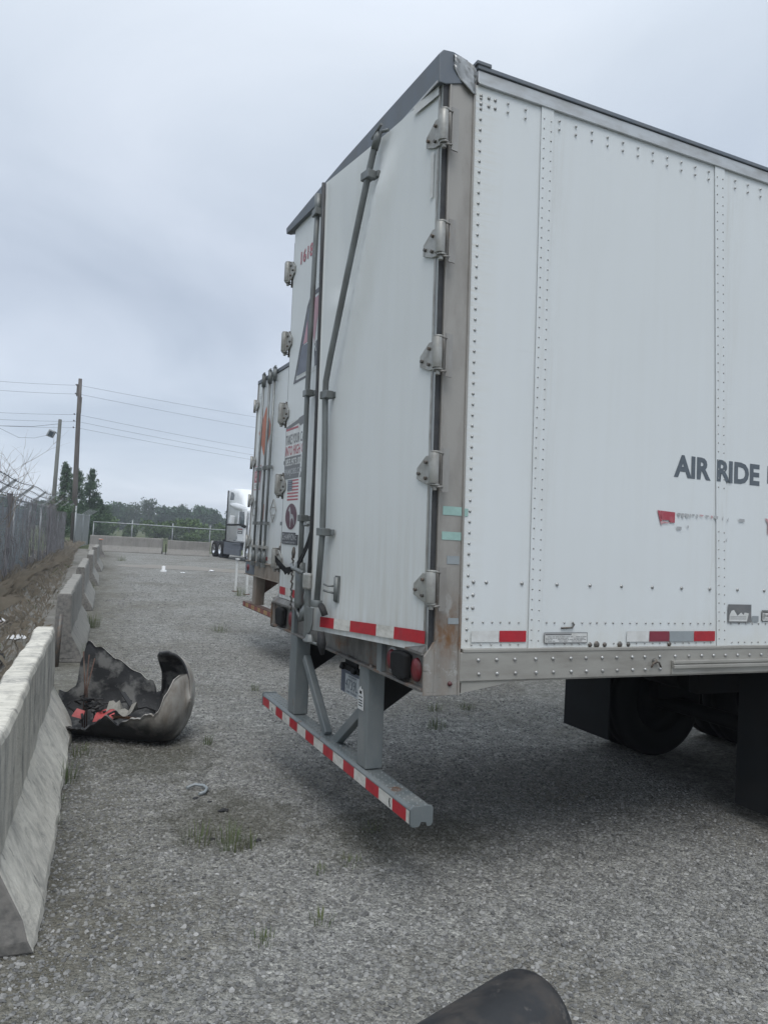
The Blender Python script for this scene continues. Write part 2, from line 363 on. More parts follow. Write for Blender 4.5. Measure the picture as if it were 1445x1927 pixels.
def make_leaf(name, dark, light, far=False):
    k = NT(name)
    g = k.n('ShaderNodeNewGeometry')
    f = k.noise(0.7 if far else 1.6, k.vec(), 3)
    a = k.mix(g.outputs['Random Per Island'], dark, light)
    col = k.mix(k.math('MULTIPLY', f, 0.8), a, tuple(c * 0.55 for c in dark))
    return k.done(col, 0.75, 0, 0.2)
make_leaf('leaf_cedar', (0.062, 0.108, 0.06), (0.13, 0.20, 0.105))
make_leaf('leaf_oak', (0.044, 0.088, 0.048), (0.095, 0.165, 0.078), True)
make_leaf('leaf_pale', (0.055, 0.085, 0.045), (0.10, 0.14, 0.075), True)
make_leaf('leaf_bush', (0.075, 0.125, 0.042), (0.15, 0.225, 0.085), True)

def make_shell():
    k = NT('burnt_shell')
    k.vec()
    sp = k.n('ShaderNodeSeparateXYZ'); k.l(k.pos.outputs['Position'], sp.inputs[0])
    nz = k.noise(3.0, k.vec(), 5, 0.6)
    hgt = k.math('ADD', sp.outputs['Z'], k.math('MULTIPLY', k.math('SUBTRACT', nz, 0.5), 0.55))
    left = k.math('MULTIPLY', k.math('ADD', sp.outputs['X'], 0.75), -0.40)
    hgt = k.math('SUBTRACT', hgt, k.math('MAXIMUM', left, 0.0))
    soot = k.ramp(hgt, [(0.09, 1.0), (0.30, 0.0), (0.18, 0.62)])
    base = k.mix(k.ramp(k.noise(7, k.vec((1, 1, 0.4)), 6, 0.65), [(0.40, 0.0), (0.72, 1.0)]), (0.40, 0.385, 0.355), (0.23, 0.20, 0.165))
    col = k.mix(soot, base, (0.014, 0.015, 0.017))
    br = k.ramp(k.noise(5, k.vec((1, 1, 1), (5, 2, 1)), 5, 0.6), [(0.55, 0.0), (0.75, 1.0)])
    col = k.mix(k.math('MULTIPLY', br, 0.45), col, (0.10, 0.065, 0.035))
    inner = k.mix(k.ramp(k.noise(5.5, k.vec((1, 1, 1), (1, 7, 3)), 5, 0.6), [(0.50, 0.0), (0.62, 1.0)]), (0.020, 0.021, 0.023), (0.15, 0.15, 0.145))
    geo = k.n('ShaderNodeNewGeometry')
    at = k.n('ShaderNodeAttribute'); at.attribute_name = 'inner'
    col = k.mix(at.outputs['Fac'], col, inner)
    k.bump(k.noise(14, k.vec(), 5, 0.6), 0.3, 0.02)
    return k.done(col, 0.6)
make_shell()

# ------------------------------------------------------------------ mesh helpers
class MB:
    def __init__(s, fn=None):
        s.v = []; s.f = []; s.mi = []; s.sm = []; s.fn = fn
    def add(s, vs, fs, mi=0, smooth=False):
        o = len(s.v)
        s.v += [tuple(p) for p in vs]
        for q in fs:
            s.f.append([o + i for i in q]); s.mi.append(mi); s.sm.append(smooth)
        return s
    def box(s, x0, x1, y0, y1, z0, z1, mi=0):
        vs = [(x0, y0, z0), (x1, y0, z0), (x1, y1, z0), (x0, y1, z0), (x0, y0, z1), (x1, y0, z1), (x1, y1, z1), (x0, y1, z1)]
        return s.add(vs, [(0, 3, 2, 1), (4, 5, 6, 7), (0, 1, 5, 4), (1, 2, 6, 5), (2, 3, 7, 6), (3, 0, 4, 7)], mi)
    def obox(s, c, a, b, d, mi=0):
        c, a, b, d = map(Vector, (c, a, b, d))
        vs = [c + i * a + j * b + k * d for k in (-1, 1) for (i, j) in ((-1, -1), (1, -1), (1, 1), (-1, 1))]
        return s.add(vs, [(0, 3, 2, 1), (4, 5, 6, 7), (0, 1, 5, 4), (1, 2, 6, 5), (2, 3, 7, 6), (3, 0, 4, 7)], mi)
    def beam(s, p0, p1, w, h, upv=(0, 0, 1), mi=0):
        p0, p1 = Vector(p0), Vector(p1); d = (p1 - p0) / 2; u = d.cross(Vector(upv)).normalized(); t = u.cross(d).normalized()
        return s.obox((p0 + p1) / 2, d, u * w / 2, t * h / 2, mi)
    def poly(s, pts, th, mi=0):
        n = len(pts); th = Vector(th); a = [Vector(p) for p in pts]; b = [p + th for p in a]
        fs = [tuple(range(n - 1, -1, -1)), tuple(range(n, 2 * n))] + [(i, (i + 1) % n, n + (i + 1) % n, n + i) for i in range(n)]
        return s.add(a + b, fs, mi)
    def tube(s, pts, r, n=8, mi=0, caps=True, smooth=True):
        pts = [Vector(p) for p in pts]; m = len(pts)
        rs = r if isinstance(r, (list, tuple)) else [r] * m
        vs = []; u = None
        for i, p in enumerate(pts):
            d = (pts[min(i + 1, m - 1)] - pts[max(i - 1, 0)])
            d = d.normalized() if d.length > 1e-9 else Vector((0, 0, 1))
            if u is None:
                u = d.orthogonal().normalized()
            else:
                u = (u - d * u.dot(d)); u = u.normalized() if u.length > 1e-6 else d.orthogonal().normalized()
            w = d.cross(u)
            for k in range(n):
                a = 2 * math.pi * k / n
                vs.append(p + (u * math.cos(a) + w * math.sin(a)) * rs[i])
        fs = [(i * n + k, i * n + (k + 1) % n, (i + 1) * n + (k + 1) % n, (i + 1) * n + k) for i in range(m - 1) for k in range(n)]
        s.add(vs, fs, mi, smooth)
        if caps:
            o = len(s.v) - len(vs)
            s.f.append([o + k for k in range(n - 1, -1, -1)]); s.mi.append(mi); s.sm.append(False)
            s.f.append([o + (m - 1) * n + k for k in range(n)]); s.mi.append(mi); s.sm.append(False)
        return s
    def dome(s, p, nrm, r, h, n=8, mi=0):
        p, nrm = Vector(p), Vector(nrm).normalized(); u = nrm.orthogonal().normalized(); w = nrm.cross(u)
        vs = []
        for rr, hh in ((r, 0.0), (r * 0.72, h * 0.72)):
            for k in range(n):
                a = 2 * math.pi * k / n
                vs.append(p + (u * math.cos(a) + w * math.sin(a)) * rr + nrm * hh)
        vs.append(p + nrm * h)
        fs = [(k, (k + 1) % n, n + (k + 1) % n, n + k) for k in range(n)] + [(n + k, n + (k + 1) % n, 2 * n) for k in range(n)]
        return s.add(vs, fs, mi, True)
    def lathe(s, p, axis, prof, n=24, mi=0, smooth=True):
        # prof: list of (along axis, radius)
        p, ax = Vector(p), Vector(axis).normalized(); u = ax.orthogonal().normalized(); w = ax.cross(u)
        vs = [p + ax * t + (u * math.cos(2 * math.pi * k / n) + w * math.sin(2 * math.pi * k / n)) * r for (t, r) in prof for k in range(n)]
        m = len(prof)
        fs = [(i * n + k, i * n + (k + 1) % n, (i + 1) * n + (k + 1) % n, (i + 1) * n + k) for i in range(m - 1) for k in range(n)]
        return s.add(vs, fs, mi, smooth)
    def mesh(s, name, off=(0, 0, 0)):
        me = bpy.data.meshes.new(name)
        vs = s.v
        if s.fn: vs = [s.fn(p) for p in vs]
        me.from_pydata([(p[0] - off[0], p[1] - off[1], p[2] - off[2]) for p in vs], [], s.f)
        me.polygons.foreach_set('material_index', s.mi)
        me.polygons.foreach_set('use_smooth', s.sm)
        me.update()
        return me
    def build(s, name, mats, parent=None, bevel=0.0, label=None, kind=None):
        off = parent_loc(parent)
        me = s.mesh(name, off)
        if not isinstance(mats, (list, tuple)): mats = [mats]
        for q in mats: me.materials.append(MATS[q])
        return link(name, me, parent, bevel, label, kind)

def parent_loc(p):
    o = Vector((0, 0, 0))
    while p is not None:
        o = o + p.location; p = p.parent
    return o
def link(name, me, parent=None, bevel=0.0, label=None, kind=None):
    o = bpy.data.objects.new(name, me); C.objects.link(o)
    if parent: o.parent = parent
    if bevel:
        b = o.modifiers.new('bevel', 'BEVEL'); b.width = bevel; b.segments = 2; b.limit_method = 'ANGLE'; b.angle_limit = R(40)
    if label: o['label'] = label
    if kind: o['kind'] = kind
    return o
def thing(name, label, cat, loc=(0, 0, 0), group=None, rotz=0.0):
    o = bpy.data.objects.new(name, None); C.objects.link(o)
    o.empty_display_size = 0.2
    o.location = loc; o.rotation_euler = (0, 0, rotz); tag(o, label, cat, group); return o
def tag(o, label, cat, group=None):
    o['label'] = label; o['category'] = cat
    if group: o['group'] = group
    return o
def text_geo(string, bold=0.02):
    cu = bpy.data.curves.new('txt', 'FONT'); cu.body = string; cu.size = 1; cu.offset = bold; cu.resolution_u = 3
    ob = bpy.data.objects.new('txt', cu); C.objects.link(ob)
    dg = bpy.context.evaluated_depsgraph_get()
    me = bpy.data.meshes.new_from_object(ob.evaluated_get(dg))
    vs = [tuple(v.co) for v in me.vertices]; fs = [tuple(p.vertices) for p in me.polygons]
    bpy.data.objects.remove(ob); bpy.data.curves.remove(cu); bpy.data.meshes.remove(me)
    return vs, fs
def text_on(mb, string, u0, v0, w, h, mp, mi=0, bold=0.02):
    vs, fs = text_geo(string, bold)
    xs = [p[0] for p in vs]; ys = [p[1] for p in vs]
    x0, x1, y0, y1 = min(xs), max(xs), min(ys), max(ys)
    mb.add([mp(u0 + (p[0] - x0) / (x1 - x0) * w, v0 + (p[1] - y0) / (y1 - y0) * h) for p in vs], fs, mi)
def flat(mb, pts, mp, mi=0):
    mb.add([mp(*p) for p in pts], [tuple(range(len(pts)))], mi)
def rect(mb, u0, u1, v0, v1, mp, mi=0):
    flat(mb, [(u0, v0), (u1, v0), (u1, v1), (u0, v1)], mp, mi)
def ellipse(mb, u, v, a, b, mp, mi=0, n=24):
    flat(mb, [(u + a * math.cos(2 * math.pi * k / n), v + b * math.sin(2 * math.pi * k / n)) for k in range(n)], mp, mi)

# ------------------------------------------------------------------ ground
def sheet(name, pts, z, mat, kind='structure', sub=0):
    m = MB(); m.add([(x, y, z) for x, y in pts], [tuple(range(len(pts)))])
    return m.build(name, mat, kind=kind)
sheet('ground', [(-410, -110), (410, -110), (410, 510), (-410, 510)], -0.03, 'field_grass')
def wav(pts, amp, n, seed):
    r_ = random.Random(seed); out = []
    for (a, b) in zip(pts, pts[1:] + pts[:1]):
        for i in range(n):
            t = i / n; out.append((a[0] + (b[0] - a[0]) * t + r_.uniform(-amp, amp), a[1] + (b[1] - a[1]) * t + r_.uniform(-amp, amp)))
    return out
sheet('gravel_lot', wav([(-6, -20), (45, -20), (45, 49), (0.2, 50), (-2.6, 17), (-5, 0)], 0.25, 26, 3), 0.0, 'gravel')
sheet('grass_verge', wav([(-2.05, 4.2), (-1.45, 7.2), (-1.25, 11), (-0.85, 15), (-0.75, 21), (0.2, 32), (0.9, 40.0), (1.0, 49.5), (-1.2, 50.5), (-3.3, 17), (-4.6, 4)], 0.10, 9, 5), 0.006, 'verge_soil')
sheet('dirt_path', wav([(-1.2, 30.5), (0.35, 30.2), (0.5, 32.5), (-1.2, 33.0)], 0.15, 8, 8), 0.011, 'gravel')
pud = [(1.4, 31.4), (3.0, 32.6), (4.6, 32.4), (6.4, 30.5), (8.0, 28.6), (8.4, 27.6), (7.2, 27.3), (6.0, 27.9), (5.0, 28.6), (3.4, 29.3), (2.4, 29.6), (1.2, 30.2)]
sheet('puddle', wav(pud, 0.12, 5, 9), 0.008, 'muddy_water')

# real stones over the near part of the lot
def stones(name, pts, density, smin, smax, seed):
    m = MB(); m.add([(x, y, 0.0) for x, y in pts], [tuple(range(len(pts)))])
    o = m.build(name, 'gravel_stone', kind='stuff')
    ng = bpy.data.node_groups.new(name, 'GeometryNodeTree')
    ng.interface.new_socket('Geometry', in_out='INPUT', socket_type='NodeSocketGeometry')
    ng.interface.new_socket('Geometry', in_out='OUTPUT', socket_type='NodeSocketGeometry')
    N = ng.nodes.new; L = ng.links.new
    gi, go = N('NodeGroupInput'), N('NodeGroupOutput')
    dp = N('GeometryNodeDistributePointsOnFaces'); dp.inputs['Density'].default_value = density; dp.inputs['Seed'].default_value = seed
    L(gi.outputs[0], dp.inputs['Mesh'])
    jn = N('GeometryNodeGeometryToInstance')
    for q in range(4):
        ico = N('GeometryNodeMeshIcoSphere'); ico.inputs['Radius'].default_value = 1.0; ico.inputs['Subdivisions'].default_value = 1
        ps = N('GeometryNodeInputPosition'); nz = N('ShaderNodeTexNoise'); nz.inputs['Scale'].default_value = 1.3
        ad = N('ShaderNodeVectorMath'); ad.operation = 'ADD'; ad.inputs[1].default_value = (q * 7.3, q * 3.1, q * 5.7)
        L(ps.outputs[0], ad.inputs[0]); L(ad.outputs[0], nz.inputs['Vector'])
        sb = N('ShaderNodeVectorMath'); sb.operation = 'SUBTRACT'; sb.inputs[1].default_value = (0.5, 0.5, 0.5)
        L(nz.outputs['Color'], sb.inputs[0])
        mu = N('ShaderNodeVectorMath'); mu.operation = 'MULTIPLY'; mu.inputs[1].default_value = (1.7, 1.7, 1.7)
        L(sb.outputs[0], mu.inputs[0])
        sp = N('GeometryNodeSetPosition'); L(ico.outputs['Mesh'], sp.inputs['Geometry']); L(mu.outputs[0], sp.inputs['Offset'])
        L(sp.outputs[0], jn.inputs[0])
    ip = N('GeometryNodeInstanceOnPoints'); L(dp.outputs['Points'], ip.inputs['Points']); L(jn.outputs[0], ip.inputs['Instance'])
    ip.inputs['Pick Instance'].default_value = True
    ri = N('FunctionNodeRandomValue'); ri.data_type = 'INT'
    ri.inputs[4].default_value = 0; ri.inputs[5].default_value = 3
    L(ri.outputs[2], ip.inputs['Instance Index'])
    rv = N('FunctionNodeRandomValue'); rv.data_type = 'FLOAT_VECTOR'; rv.inputs[0].default_value = (-0.5, -0.5, 0); rv.inputs[1].default_value = (0.5, 0.5, 6.28)
    rv.inputs['Seed'].default_value = 4
    L(rv.outputs[0], ip.inputs['Rotation'])
    rs = N('FunctionNodeRandomValue'); rs.data_type = 'FLOAT'; rs.inputs[2].default_value = 0.0; rs.inputs[3].default_value = 1.0; rs.inputs['Seed'].default_value = 9
    pw = N('ShaderNodeMath'); pw.operation = 'POWER'; pw.inputs[1].default_value = 2.6; L(rs.outputs[1], pw.inputs[0])
    mr = N('ShaderNodeMapRange'); mr.inputs['To Min'].default_value = smin; mr.inputs['To Max'].default_value = smax; L(pw.outputs[0], mr.inputs['Value'])
    cx = N('ShaderNodeCombineXYZ'); L(mr.outputs[0], cx.inputs[0])
    f1 = N('ShaderNodeMath'); f1.operation = 'MULTIPLY'; f1.inputs[1].default_value = 0.8; L(mr.outputs[0], f1.inputs[0]); L(f1.outputs[0], cx.inputs[1])
    f2 = N('ShaderNodeMath'); f2.operation = 'MULTIPLY'; f2.inputs[1].default_value = 0.52; L(mr.outputs[0], f2.inputs[0]); L(f2.outputs[0], cx.inputs[2])
    L(cx.outputs[0], ip.inputs['Scale'])
    sm = N('GeometryNodeSetMaterial'); sm.inputs['Material'].default_value = MATS['gravel_stone']; L(ip.outputs[0], sm.inputs[0])
    L(sm.outputs[0], go.inputs[0])
    md = o.modifiers.new('scatter', 'NODES'); md.node_group = ng
    return o
stones('loose_gravel', wav([(-2.2, -1.6), (2.2, -1.6), (3.4, 2.2), (-1.5, 4.0)], 0.05, 30, 71), 2600, 0.005, 0.0165, 1)
stones('loose_gravel', wav([(-1.42, 4.0), (3.4, 2.2), (4.6, 7.5), (-0.7, 8.5)], 0.12, 24, 72), 1000, 0.006, 0.017, 2)
stones('loose_gravel', wav([(-0.7, 8.5), (4.6, 7.5), (6.0, 14), (-0.2, 14)], 0.3, 20, 73), 380, 0.007, 0.018, 3)
stones('loose_gravel', wav([(-0.2, 14), (6.0, 14), (9.0, 26), (1.0, 26)], 0.4, 20, 74), 110, 0.010, 0.026, 4)

# ------------------------------------------------------------------ jersey barriers
PROF = [(0.285, 0.0), (0.275, 0.06), (0.225, 0.15), (0.105, 0.36), (0.095, 0.55), (0.083, 0.86), (0.068, 0.895)]
def barrier_mesh(name, L, seed, chip_near, mat, nseg=44, h=0.9, rough=0.009):
    r_ = random.Random(seed)
    side = [(-a, z) for a, z in PROF] + [(a, z) for a, z in reversed(PROF)]
    np_ = len(side); vs = []; fs = []; mi = []; sm = []
    from mathutils import noise as mn
    ys = [0.0] + [L * (i / nseg) ** 1.0 for i in range(1, nseg)] + [L]
    for j, y in enumerate(ys):
        for i, (x, z) in enumerate(side):
            dx = mn.noise(Vector((x * 4 + seed, y * 2.2, z * 4))) * rough * 1.6 + mn.noise(Vector((x * 9 + seed, y * 9, z * 9))) * rough
            dz = mn.noise(Vector((x * 5, y * 4 + seed, z * 5 + 7))) * rough * (1 if z > 0.03 else 0)
            yy = y; xx = x + dx; zz = z * h / 0.9 + dz
            if j == 0: yy += abs(mn.noise(Vector((x * 12, seed * 1.7, z * 9)))) * 0.05
            if j == nseg: yy -= abs(mn.noise(Vector((x * 12, seed * 2.9, z * 9)))) * 0.03
            if chip_near and y < 0.42 and i >= np_ - 4:
                bite = max(0.0, mn.noise(Vector((y * 7 + 2.2, z * 6, seed)))) * 0.05 * (1 - y / 0.42)
                xx -= bite
            vs.append((xx, yy, zz))
    n = len(ys)
    for j in range(n - 1):
        for i in range(np_ - 1):
            fs.append((j * np_ + i, j * np_ + i + 1, (j + 1) * np_ + i + 1, (j + 1) * np_ + i)); mi.append(0); sm.append(False)
        fs.append((j * np_ + np_ - 1, j * np_, (j + 1) * np_, (j + 1) * np_ + np_ - 1)); mi.append(0); sm.append(False)
    # end faces as strips between the two sides (rough broken faces)
    hp = np_ // 2
    for base, flip in ((0, 0), ((n - 1) * np_, 1)):
        for i in range(hp - 1):
            q = (base + i, base + i + 1, base + np_ - 2 - i, base + np_ - 1 - i)
            fs.append(q[::-1] if not flip else q); mi.append(1); sm.append(False)
    me = bpy.data.meshes.new(name); me.from_pydata(vs, [], [f[::-1] for f in fs]); me.polygons.foreach_set('material_index', mi)
    me.materials.append(MATS[mat]); me.materials.append(MATS['concrete_broken']); me.update()
    return me
def barrier(p0, p1, seed, mat, label, group, chip=False, h=0.9, nseg=44):
    p0, p1 = Vector((*p0, 0)), Vector((*p1, 0)); d = p1 - p0
    me = barrier_mesh('concrete_barrier', d.length, seed, chip, mat, nseg, h)
    o = link('concrete_barrier', me); o.location = p0; o.rotation_euler = (0, 0, math.atan2(-d.x, d.y))
    b = o.modifiers.new('bevel', 'BEVEL'); b.width = 0.012; b.segments = 2; b.limit_method = 'ANGLE'; b.angle_limit = R(50)
    tag(o, label, 'concrete barrier', group); return o
G = 'concrete barriers lined up along the verge'
barrier((-1.885, 0.285), (-1.61, 4.10), 11, 'concrete_pale', 'pale scraped concrete barrier nearest the camera with dark streaked face', G, True, 0.9, 70)
barrier((-1.372, 7.35), (-1.065, 11.25), 23, 'concrete_grey', 'grey concrete barrier just behind the burnt shell with chipped slotted end', G, True)
barrier((-0.915, 13.4), (-0.62, 17.4), 31, 'concrete_grey', 'concrete barrier third along the verge with rounded worn top end', G)
barrier((-0.385, 19.9), (-0.13, 23.6), 45, 'concrete_grey', 'concrete barrier whose flared streaked end face shows past the third barrier', G)
barrier((0.12, 26.3), (0.45, 30.0), 52, 'concrete_grey', 'low dark topped concrete barrier fifth along the verge row', G)
barrier((1.13, 38.4), (1.35, 42.3), 66, 'concrete_grey', 'last small concrete barrier of the verge row, near the cross wall', G)
G2 = 'long plain barriers closing the far end of the lot'
barrier((1.10, 47.3), (5.32, 45.9), 71, 'concrete_far', 'long plain barrier crossing the far end of the lot on the left', G2, False, 0.98, 20)
barrier((5.58, 45.75), (8.15, 45.2), 73, 'concrete_far', 'long plain barrier at the far end beside the tractor rear wheels', G2, False, 0.9, 20)
# orange and dark patches on far barrier tops
o = MB().box(1.08, 1.27, 38.6, 39.2, 0.905, 0.925).build('orange_cloth', 'sticker_orange')
tag(o, 'small faded orange cloth on top of the last verge barrier', 'cloth')
m = MB(); m.tube([(-1.425, 7.08, 0.0), (-1.405, 7.12, 0.65)], 0.032, 10)
tag(m.build('steel_pin', 'bolt_steel'), 'dark rusty steel tube standing at the slotted barrier end', 'steel post')
m = MB(); m.box(5.425, 5.475, 45.40, 45.44, 0.02, 0.66); m.box(5.395, 5.505, 45.385, 45.455, 0.0, 0.02)
tag(m.build('steel_pin', 'under_dark'), 'thin dark upright rod in the gap between the two far barriers', 'steel post')

# ------------------------------------------------------------------ main trailer
def shv(y, z): return 0.028 * (2.8 - z) * (1 - 0.5 * min(max(y, 0), 2.6) / 2.6)
def SA(p): return (p[0] + shv(p[1], p[2]), p[1], p[2])
def A(): return MB(SA)
A_ = thing('semi_trailer', 'nearest white dry van trailer, rear doors bent ajar, AIR RIDE lettering on its side', 'trailer', (0, 1.3, 0))
L_END = 15.9
a8 = R(8.2); ca, sa_ = math.cos(a8), math.sin(a8)
def RD(s, z, o=0.0): return (-s * sa_ - o * ca, s * ca - o * sa_, z)
def LD(y, z, o=0.0): return (-o, y, z)
def SP(x, z, o=0.0): return (x, -o, z)      # point on the side wall

# side panels between the seams
xs = [0.184, 0.582, 1.870]
while xs[-1] + 1.25 < L_END: xs.append(xs[-1] + 1.25)
xs.append(L_END)
def seamx(i, z):
    if i == 2: return 1.918 + (1.826 - 1.918) * (z - 1.33) / 2.8
    return xs[i]
def grid_panel(i):
    m = A(); nx, nz = 8, 20; vs = []
    for b in range(nz + 1):
        z = 1.318 + (4.15 - 1.318) * b / nz
        xa, xb = seamx(i, z), seamx(i + 1, z)
        for a in range(nx + 1):
            t = a / nx; x = xa + (xb - xa) * t
            bul = 0.005 * math.sin(math.pi * t) * math.sin(math.pi * b / nz) + 0.0015 * math.sin(7.1 * x + 3.3 * z) * math.sin(math.pi * t)
            vs.append((x, -max(0, bul), z))
    fs = [(b * (nx + 1) + a, b * (nx + 1) + a + 1, (b + 1) * (nx + 1) + a + 1, (b + 1) * (nx + 1) + a) for b in range(nz) for a in range(nx)]
    m.add(vs, fs, 0, True)
    m.build('side_panel', 'white_side_paint', A_)
for i in range(len(xs) - 1): grid_panel(i)
rv = A()
for i in range(1, len(xs) - 1):
    w = 0.078
    m = A()
    z0, z1 = 1.318, 4.15
    xa0, xa1 = seamx(i, z0), seamx(i, z1)
    m.add([(xa0, -0.003, z0), (xa0 + w, -0.003, z0), (xa1 + w, -0.003, z1), (xa1, -0.003, z1), (xa0, -0.008, z0), (xa0 + w, -0.008, z0), (xa1 + w, -0.008, z1), (xa1, -0.008, z1)],
          [(4, 5, 6, 7), (0, 4, 7, 3), (1, 2, 6, 5), (7, 6, 2, 3), (0, 1, 5, 4)])
    m.build('seam_strip', 'white_side_paint', A_)
    if i < 5:
        z = 1.36
        while z < 4.12:
            x = seamx(i, z)
            if not (i == 2 and 2.02 < z < 2.25):
                rv.dome((x + 0.017, -0.008, z), (0, -1, 0), 0.0052, 0.0036, 7)
                rv.dome((x + 0.062, -0.008, z - 0.004), (0, -1, 0), 0.0052, 0.0036, 7)
            z += 0.0525
z = 1.36
while z < 4.12:
    rv.dome((0.216, -0.002, z), (0, -1, 0), 0.0080, 0.0050, 8); z += 0.0535
for x in [0.216, 0.262, 0.30]:
    rv.dome((x, -0.002, 4.102), (0, -1, 0), 0.0092, 0.006, 8); rv.dome((x, -0.002, 4.06), (0, -1, 0), 0.0092, 0.006, 8)
x = 0.375
while x < 5:
    if not any(abs(x - q - 0.04) < 0.03 for q in (0.58, 1.83)):
        rv.dome((x, -0.006, 4.105), (0, -1, 0), 0.0075, 0.005, 7); rv.dome((x, -0.006, 4.06), (0, -1, 0), 0.0075, 0.005, 7)
    x += 0.108
for x in [0.247, 0.321, 0.536, 0.758, 0.976, 1.193, 1.415, 1.636, 1.857, 2.083, 2.31, 2.53, 2.75, 2.97]:
    rv.dome((x, -0.004, 1.65), (0, -1, 0), 0.0102, 0.006, 8)
for z in (1.585, 1.52): rv.dome((0.247, -0.002, z), (0, -1, 0), 0.010, 0.006, 8)
x = 0.25
while x < 3.2:
    if not (0.575 < x < 0.67 or 1.90 < x < 2.0):
        rv.dome((x + rnd.uniform(-.008, .008), -0.004, 1.449), (0, -1, 0), 0.0058, 0.004, 7)
        rv.dome((x + rnd.uniform(-.008, .008), -0.004, 1.337), (0, -1, 0), 0.0054, 0.004, 7)
    x += 0.056
rv.build('rivet', 'rivet_steel', A_, kind='stuff')
bl = A()
for x in [0.28, 0.387, 0.497, 0.625, 0.735, 0.85, 0.95, 1.06, 1.16, 1.27, 1.36, 1.47, 1.585, 1.69, 1.79, 1.885, 1.98, 2.08, 2.18, 2.28, 2.4, 2.5]:
    bl.dome((x, -0.016, 1.262), (0, -1, 0), 0.0105, 0.008, 8)
    if x < 1.5: bl.dome((x + .005, -0.016, 1.192), (0, -1, 0), 0.0105, 0.008, 8)
bl.build('rail_bolt', 'rivet_steel', A_, kind='stuff')

# rails and roof
A().box(0.19, L_END, -0.012, 0.03, 4.158, 4.222).box(0.195, L_END, -0.016, 0.03, 4.150, 4.160).build('top_rail', 'aluminium', A_, 0.004)
A().box(0.185, L_END, -0.020, 2.61, 4.224, 4.246).box(0.175, 0.26, -0.026, 0.06, 4.244, 4.262).build('roof', 'header_dark', A_, 0.003)
A().box(0.19, L_END, -0.018, 0.02, 1.300, 1.3175).box(0.175, L_END, -0.014, 0.03, 1.158, 1.300).box(0.175, L_END, -0.006, 0.25, 1.150, 1.158).build('bottom_rail', 'rail_steel', A_, 0.003)
A().poly([(0.19, -0.004, 1.152), (0.52, -0.004, 1.152), (0.19, -0.004, 1.098)], (0, 0.012, 0)).build('rail_gusset', 'rail_steel', A_)
A().box(1.556, L_END, -0.034, -0.0145, 1.222, 1.240).box(1.556, L_END, -0.042, -0.0145, 1.196, 1.216).box(1.556, L_END, -0.022, -0.0145, 1.160, 1.226).build('rub_rail', 'rail_steel', A_, 0.003)
hk = A(); hk.tube([(1.395, -0.03, 1.205), (1.41, -0.032, 1.232), (1.43, -0.034, 1.238), (1.45, -0.032, 1.232), (1.465, -0.03, 1.205)], 0.006, 6); hk.dome((1.43, -0.016, 1.238), (0, -1, 0), 0.016, 0.02, 8)
hk.build('tie_hook', 'bolt_steel', A_)
A().box(0.2, L_END, 2.58, 2.62, 1.15, 4.22).build('far_wall', 'white_side_paint', A_)
A().box(L_END, L_END + 0.04, 0.0, 2.6, 1.1, 4.22).build('front_wall', 'white_side_paint', A_)
A().box(0.12, L_END, 0.03, 2.56, 1.168, 1.21).build('floor', 'under_dark', A_)
cm0 = None
for i in range(26):
    x = 0.45 + i * 0.6
    me_o = None
    if cm0 is None:
        cm0 = A().box(x, x + 0.06, 0.30, 2.30, 1.115, 1.166).build('crossmember', 'under_dark', A_)
    else:
        c2 = cm0.copy(); C.objects.link(c2); c2.parent = A_; c2.location = (i * 0.6, 0, 0)

# rear posts
pm = A()
pm.box(0.034, 0.178, -0.004, 0.10, 1.09, 4.215)
pm.box(0.0345, 0.045, -0.009, -0.004, 1.36, 4.20)
pm.box(0.168, 0.181, -0.010, -0.004, 1.09, 4.20)
pm.poly([(-0.020, -0.006, 1.092), (0.034, -0.006, 1.092), (0.034, -0.006, 1.352), (0.028, -0.006, 1.350), (-0.020, -0.006, 1.282)], (0, 0.014, 0))
post = pm.build('corner_post', 'post_steel_worn', A_, 0.004)
mk = A(); mk.dome((0.125, -0.006, 1.147), (0, -1, 0), 0.013, 0.012, 12); mk.build('marker_lamp', 'lens_maroon', post)
A().box(0.034, 0.17, 2.47, 2.585, 1.09, 4.26).box(-0.02, 0.034, 2.545, 2.56, 1.09, 1.33).build('corner_post', 'post_steel', A_, 0.004)
for (xa, xb, za, zb, mt) in [(0.06, 0.166, 1.975, 2.018, 'green_tape'), (0.058, 0.166, 1.853, 1.893, 'green_tape'), (0.09, 0.16, 1.735, 1.775, 'silver_tape'), (0.105, 0.165, 1.44, 1.47, 'silver_tape')]:
    m = A(); rect(m, xa, xb, za, zb, lambda u, v: SP(u, v, 0.0065)); m.build('tape_patch', mt, post)
m = A(); rect(m, 0.183, 0.205, 1.975, 2.013, lambda u, v: SP(u, v, 0.0035)); m.build('tape_patch', 'green_tape', A_)
# crumpled cap on top of the post
cp = A(); vs = []; nx, nz = 7, 9; r_ = random.Random(4)
for b in range(nz + 1):
    for a in range(nx + 1):
        t, q = a / nx, b / nz
        x = 0.048 + (0.172 - 0.048) * t; z = 4.255 - 0.17 * q
        z += -0.10 * q * (1 - t) * 0 + (0.10 * (1 - t) ** 1.6) * q
        z -= 0.05 * t ** 3 * (1 - q)
        vs.append((x, -0.012 - r_.uniform(0, 0.016), z))
fs = [(b * (nx + 1) + a, (b + 1) * (nx + 1) + a, (b + 1) * (nx + 1) + a + 1, b * (nx + 1) + a + 1) for b in range(nz) for a in range(nx)]
cp.add(vs, fs, 0, True)
o = cp.build('bent_cap', 'crumpled_steel', A_); sm_ = o.modifiers.new('solid', 'SOLIDIFY'); sm_.thickness = 0.006
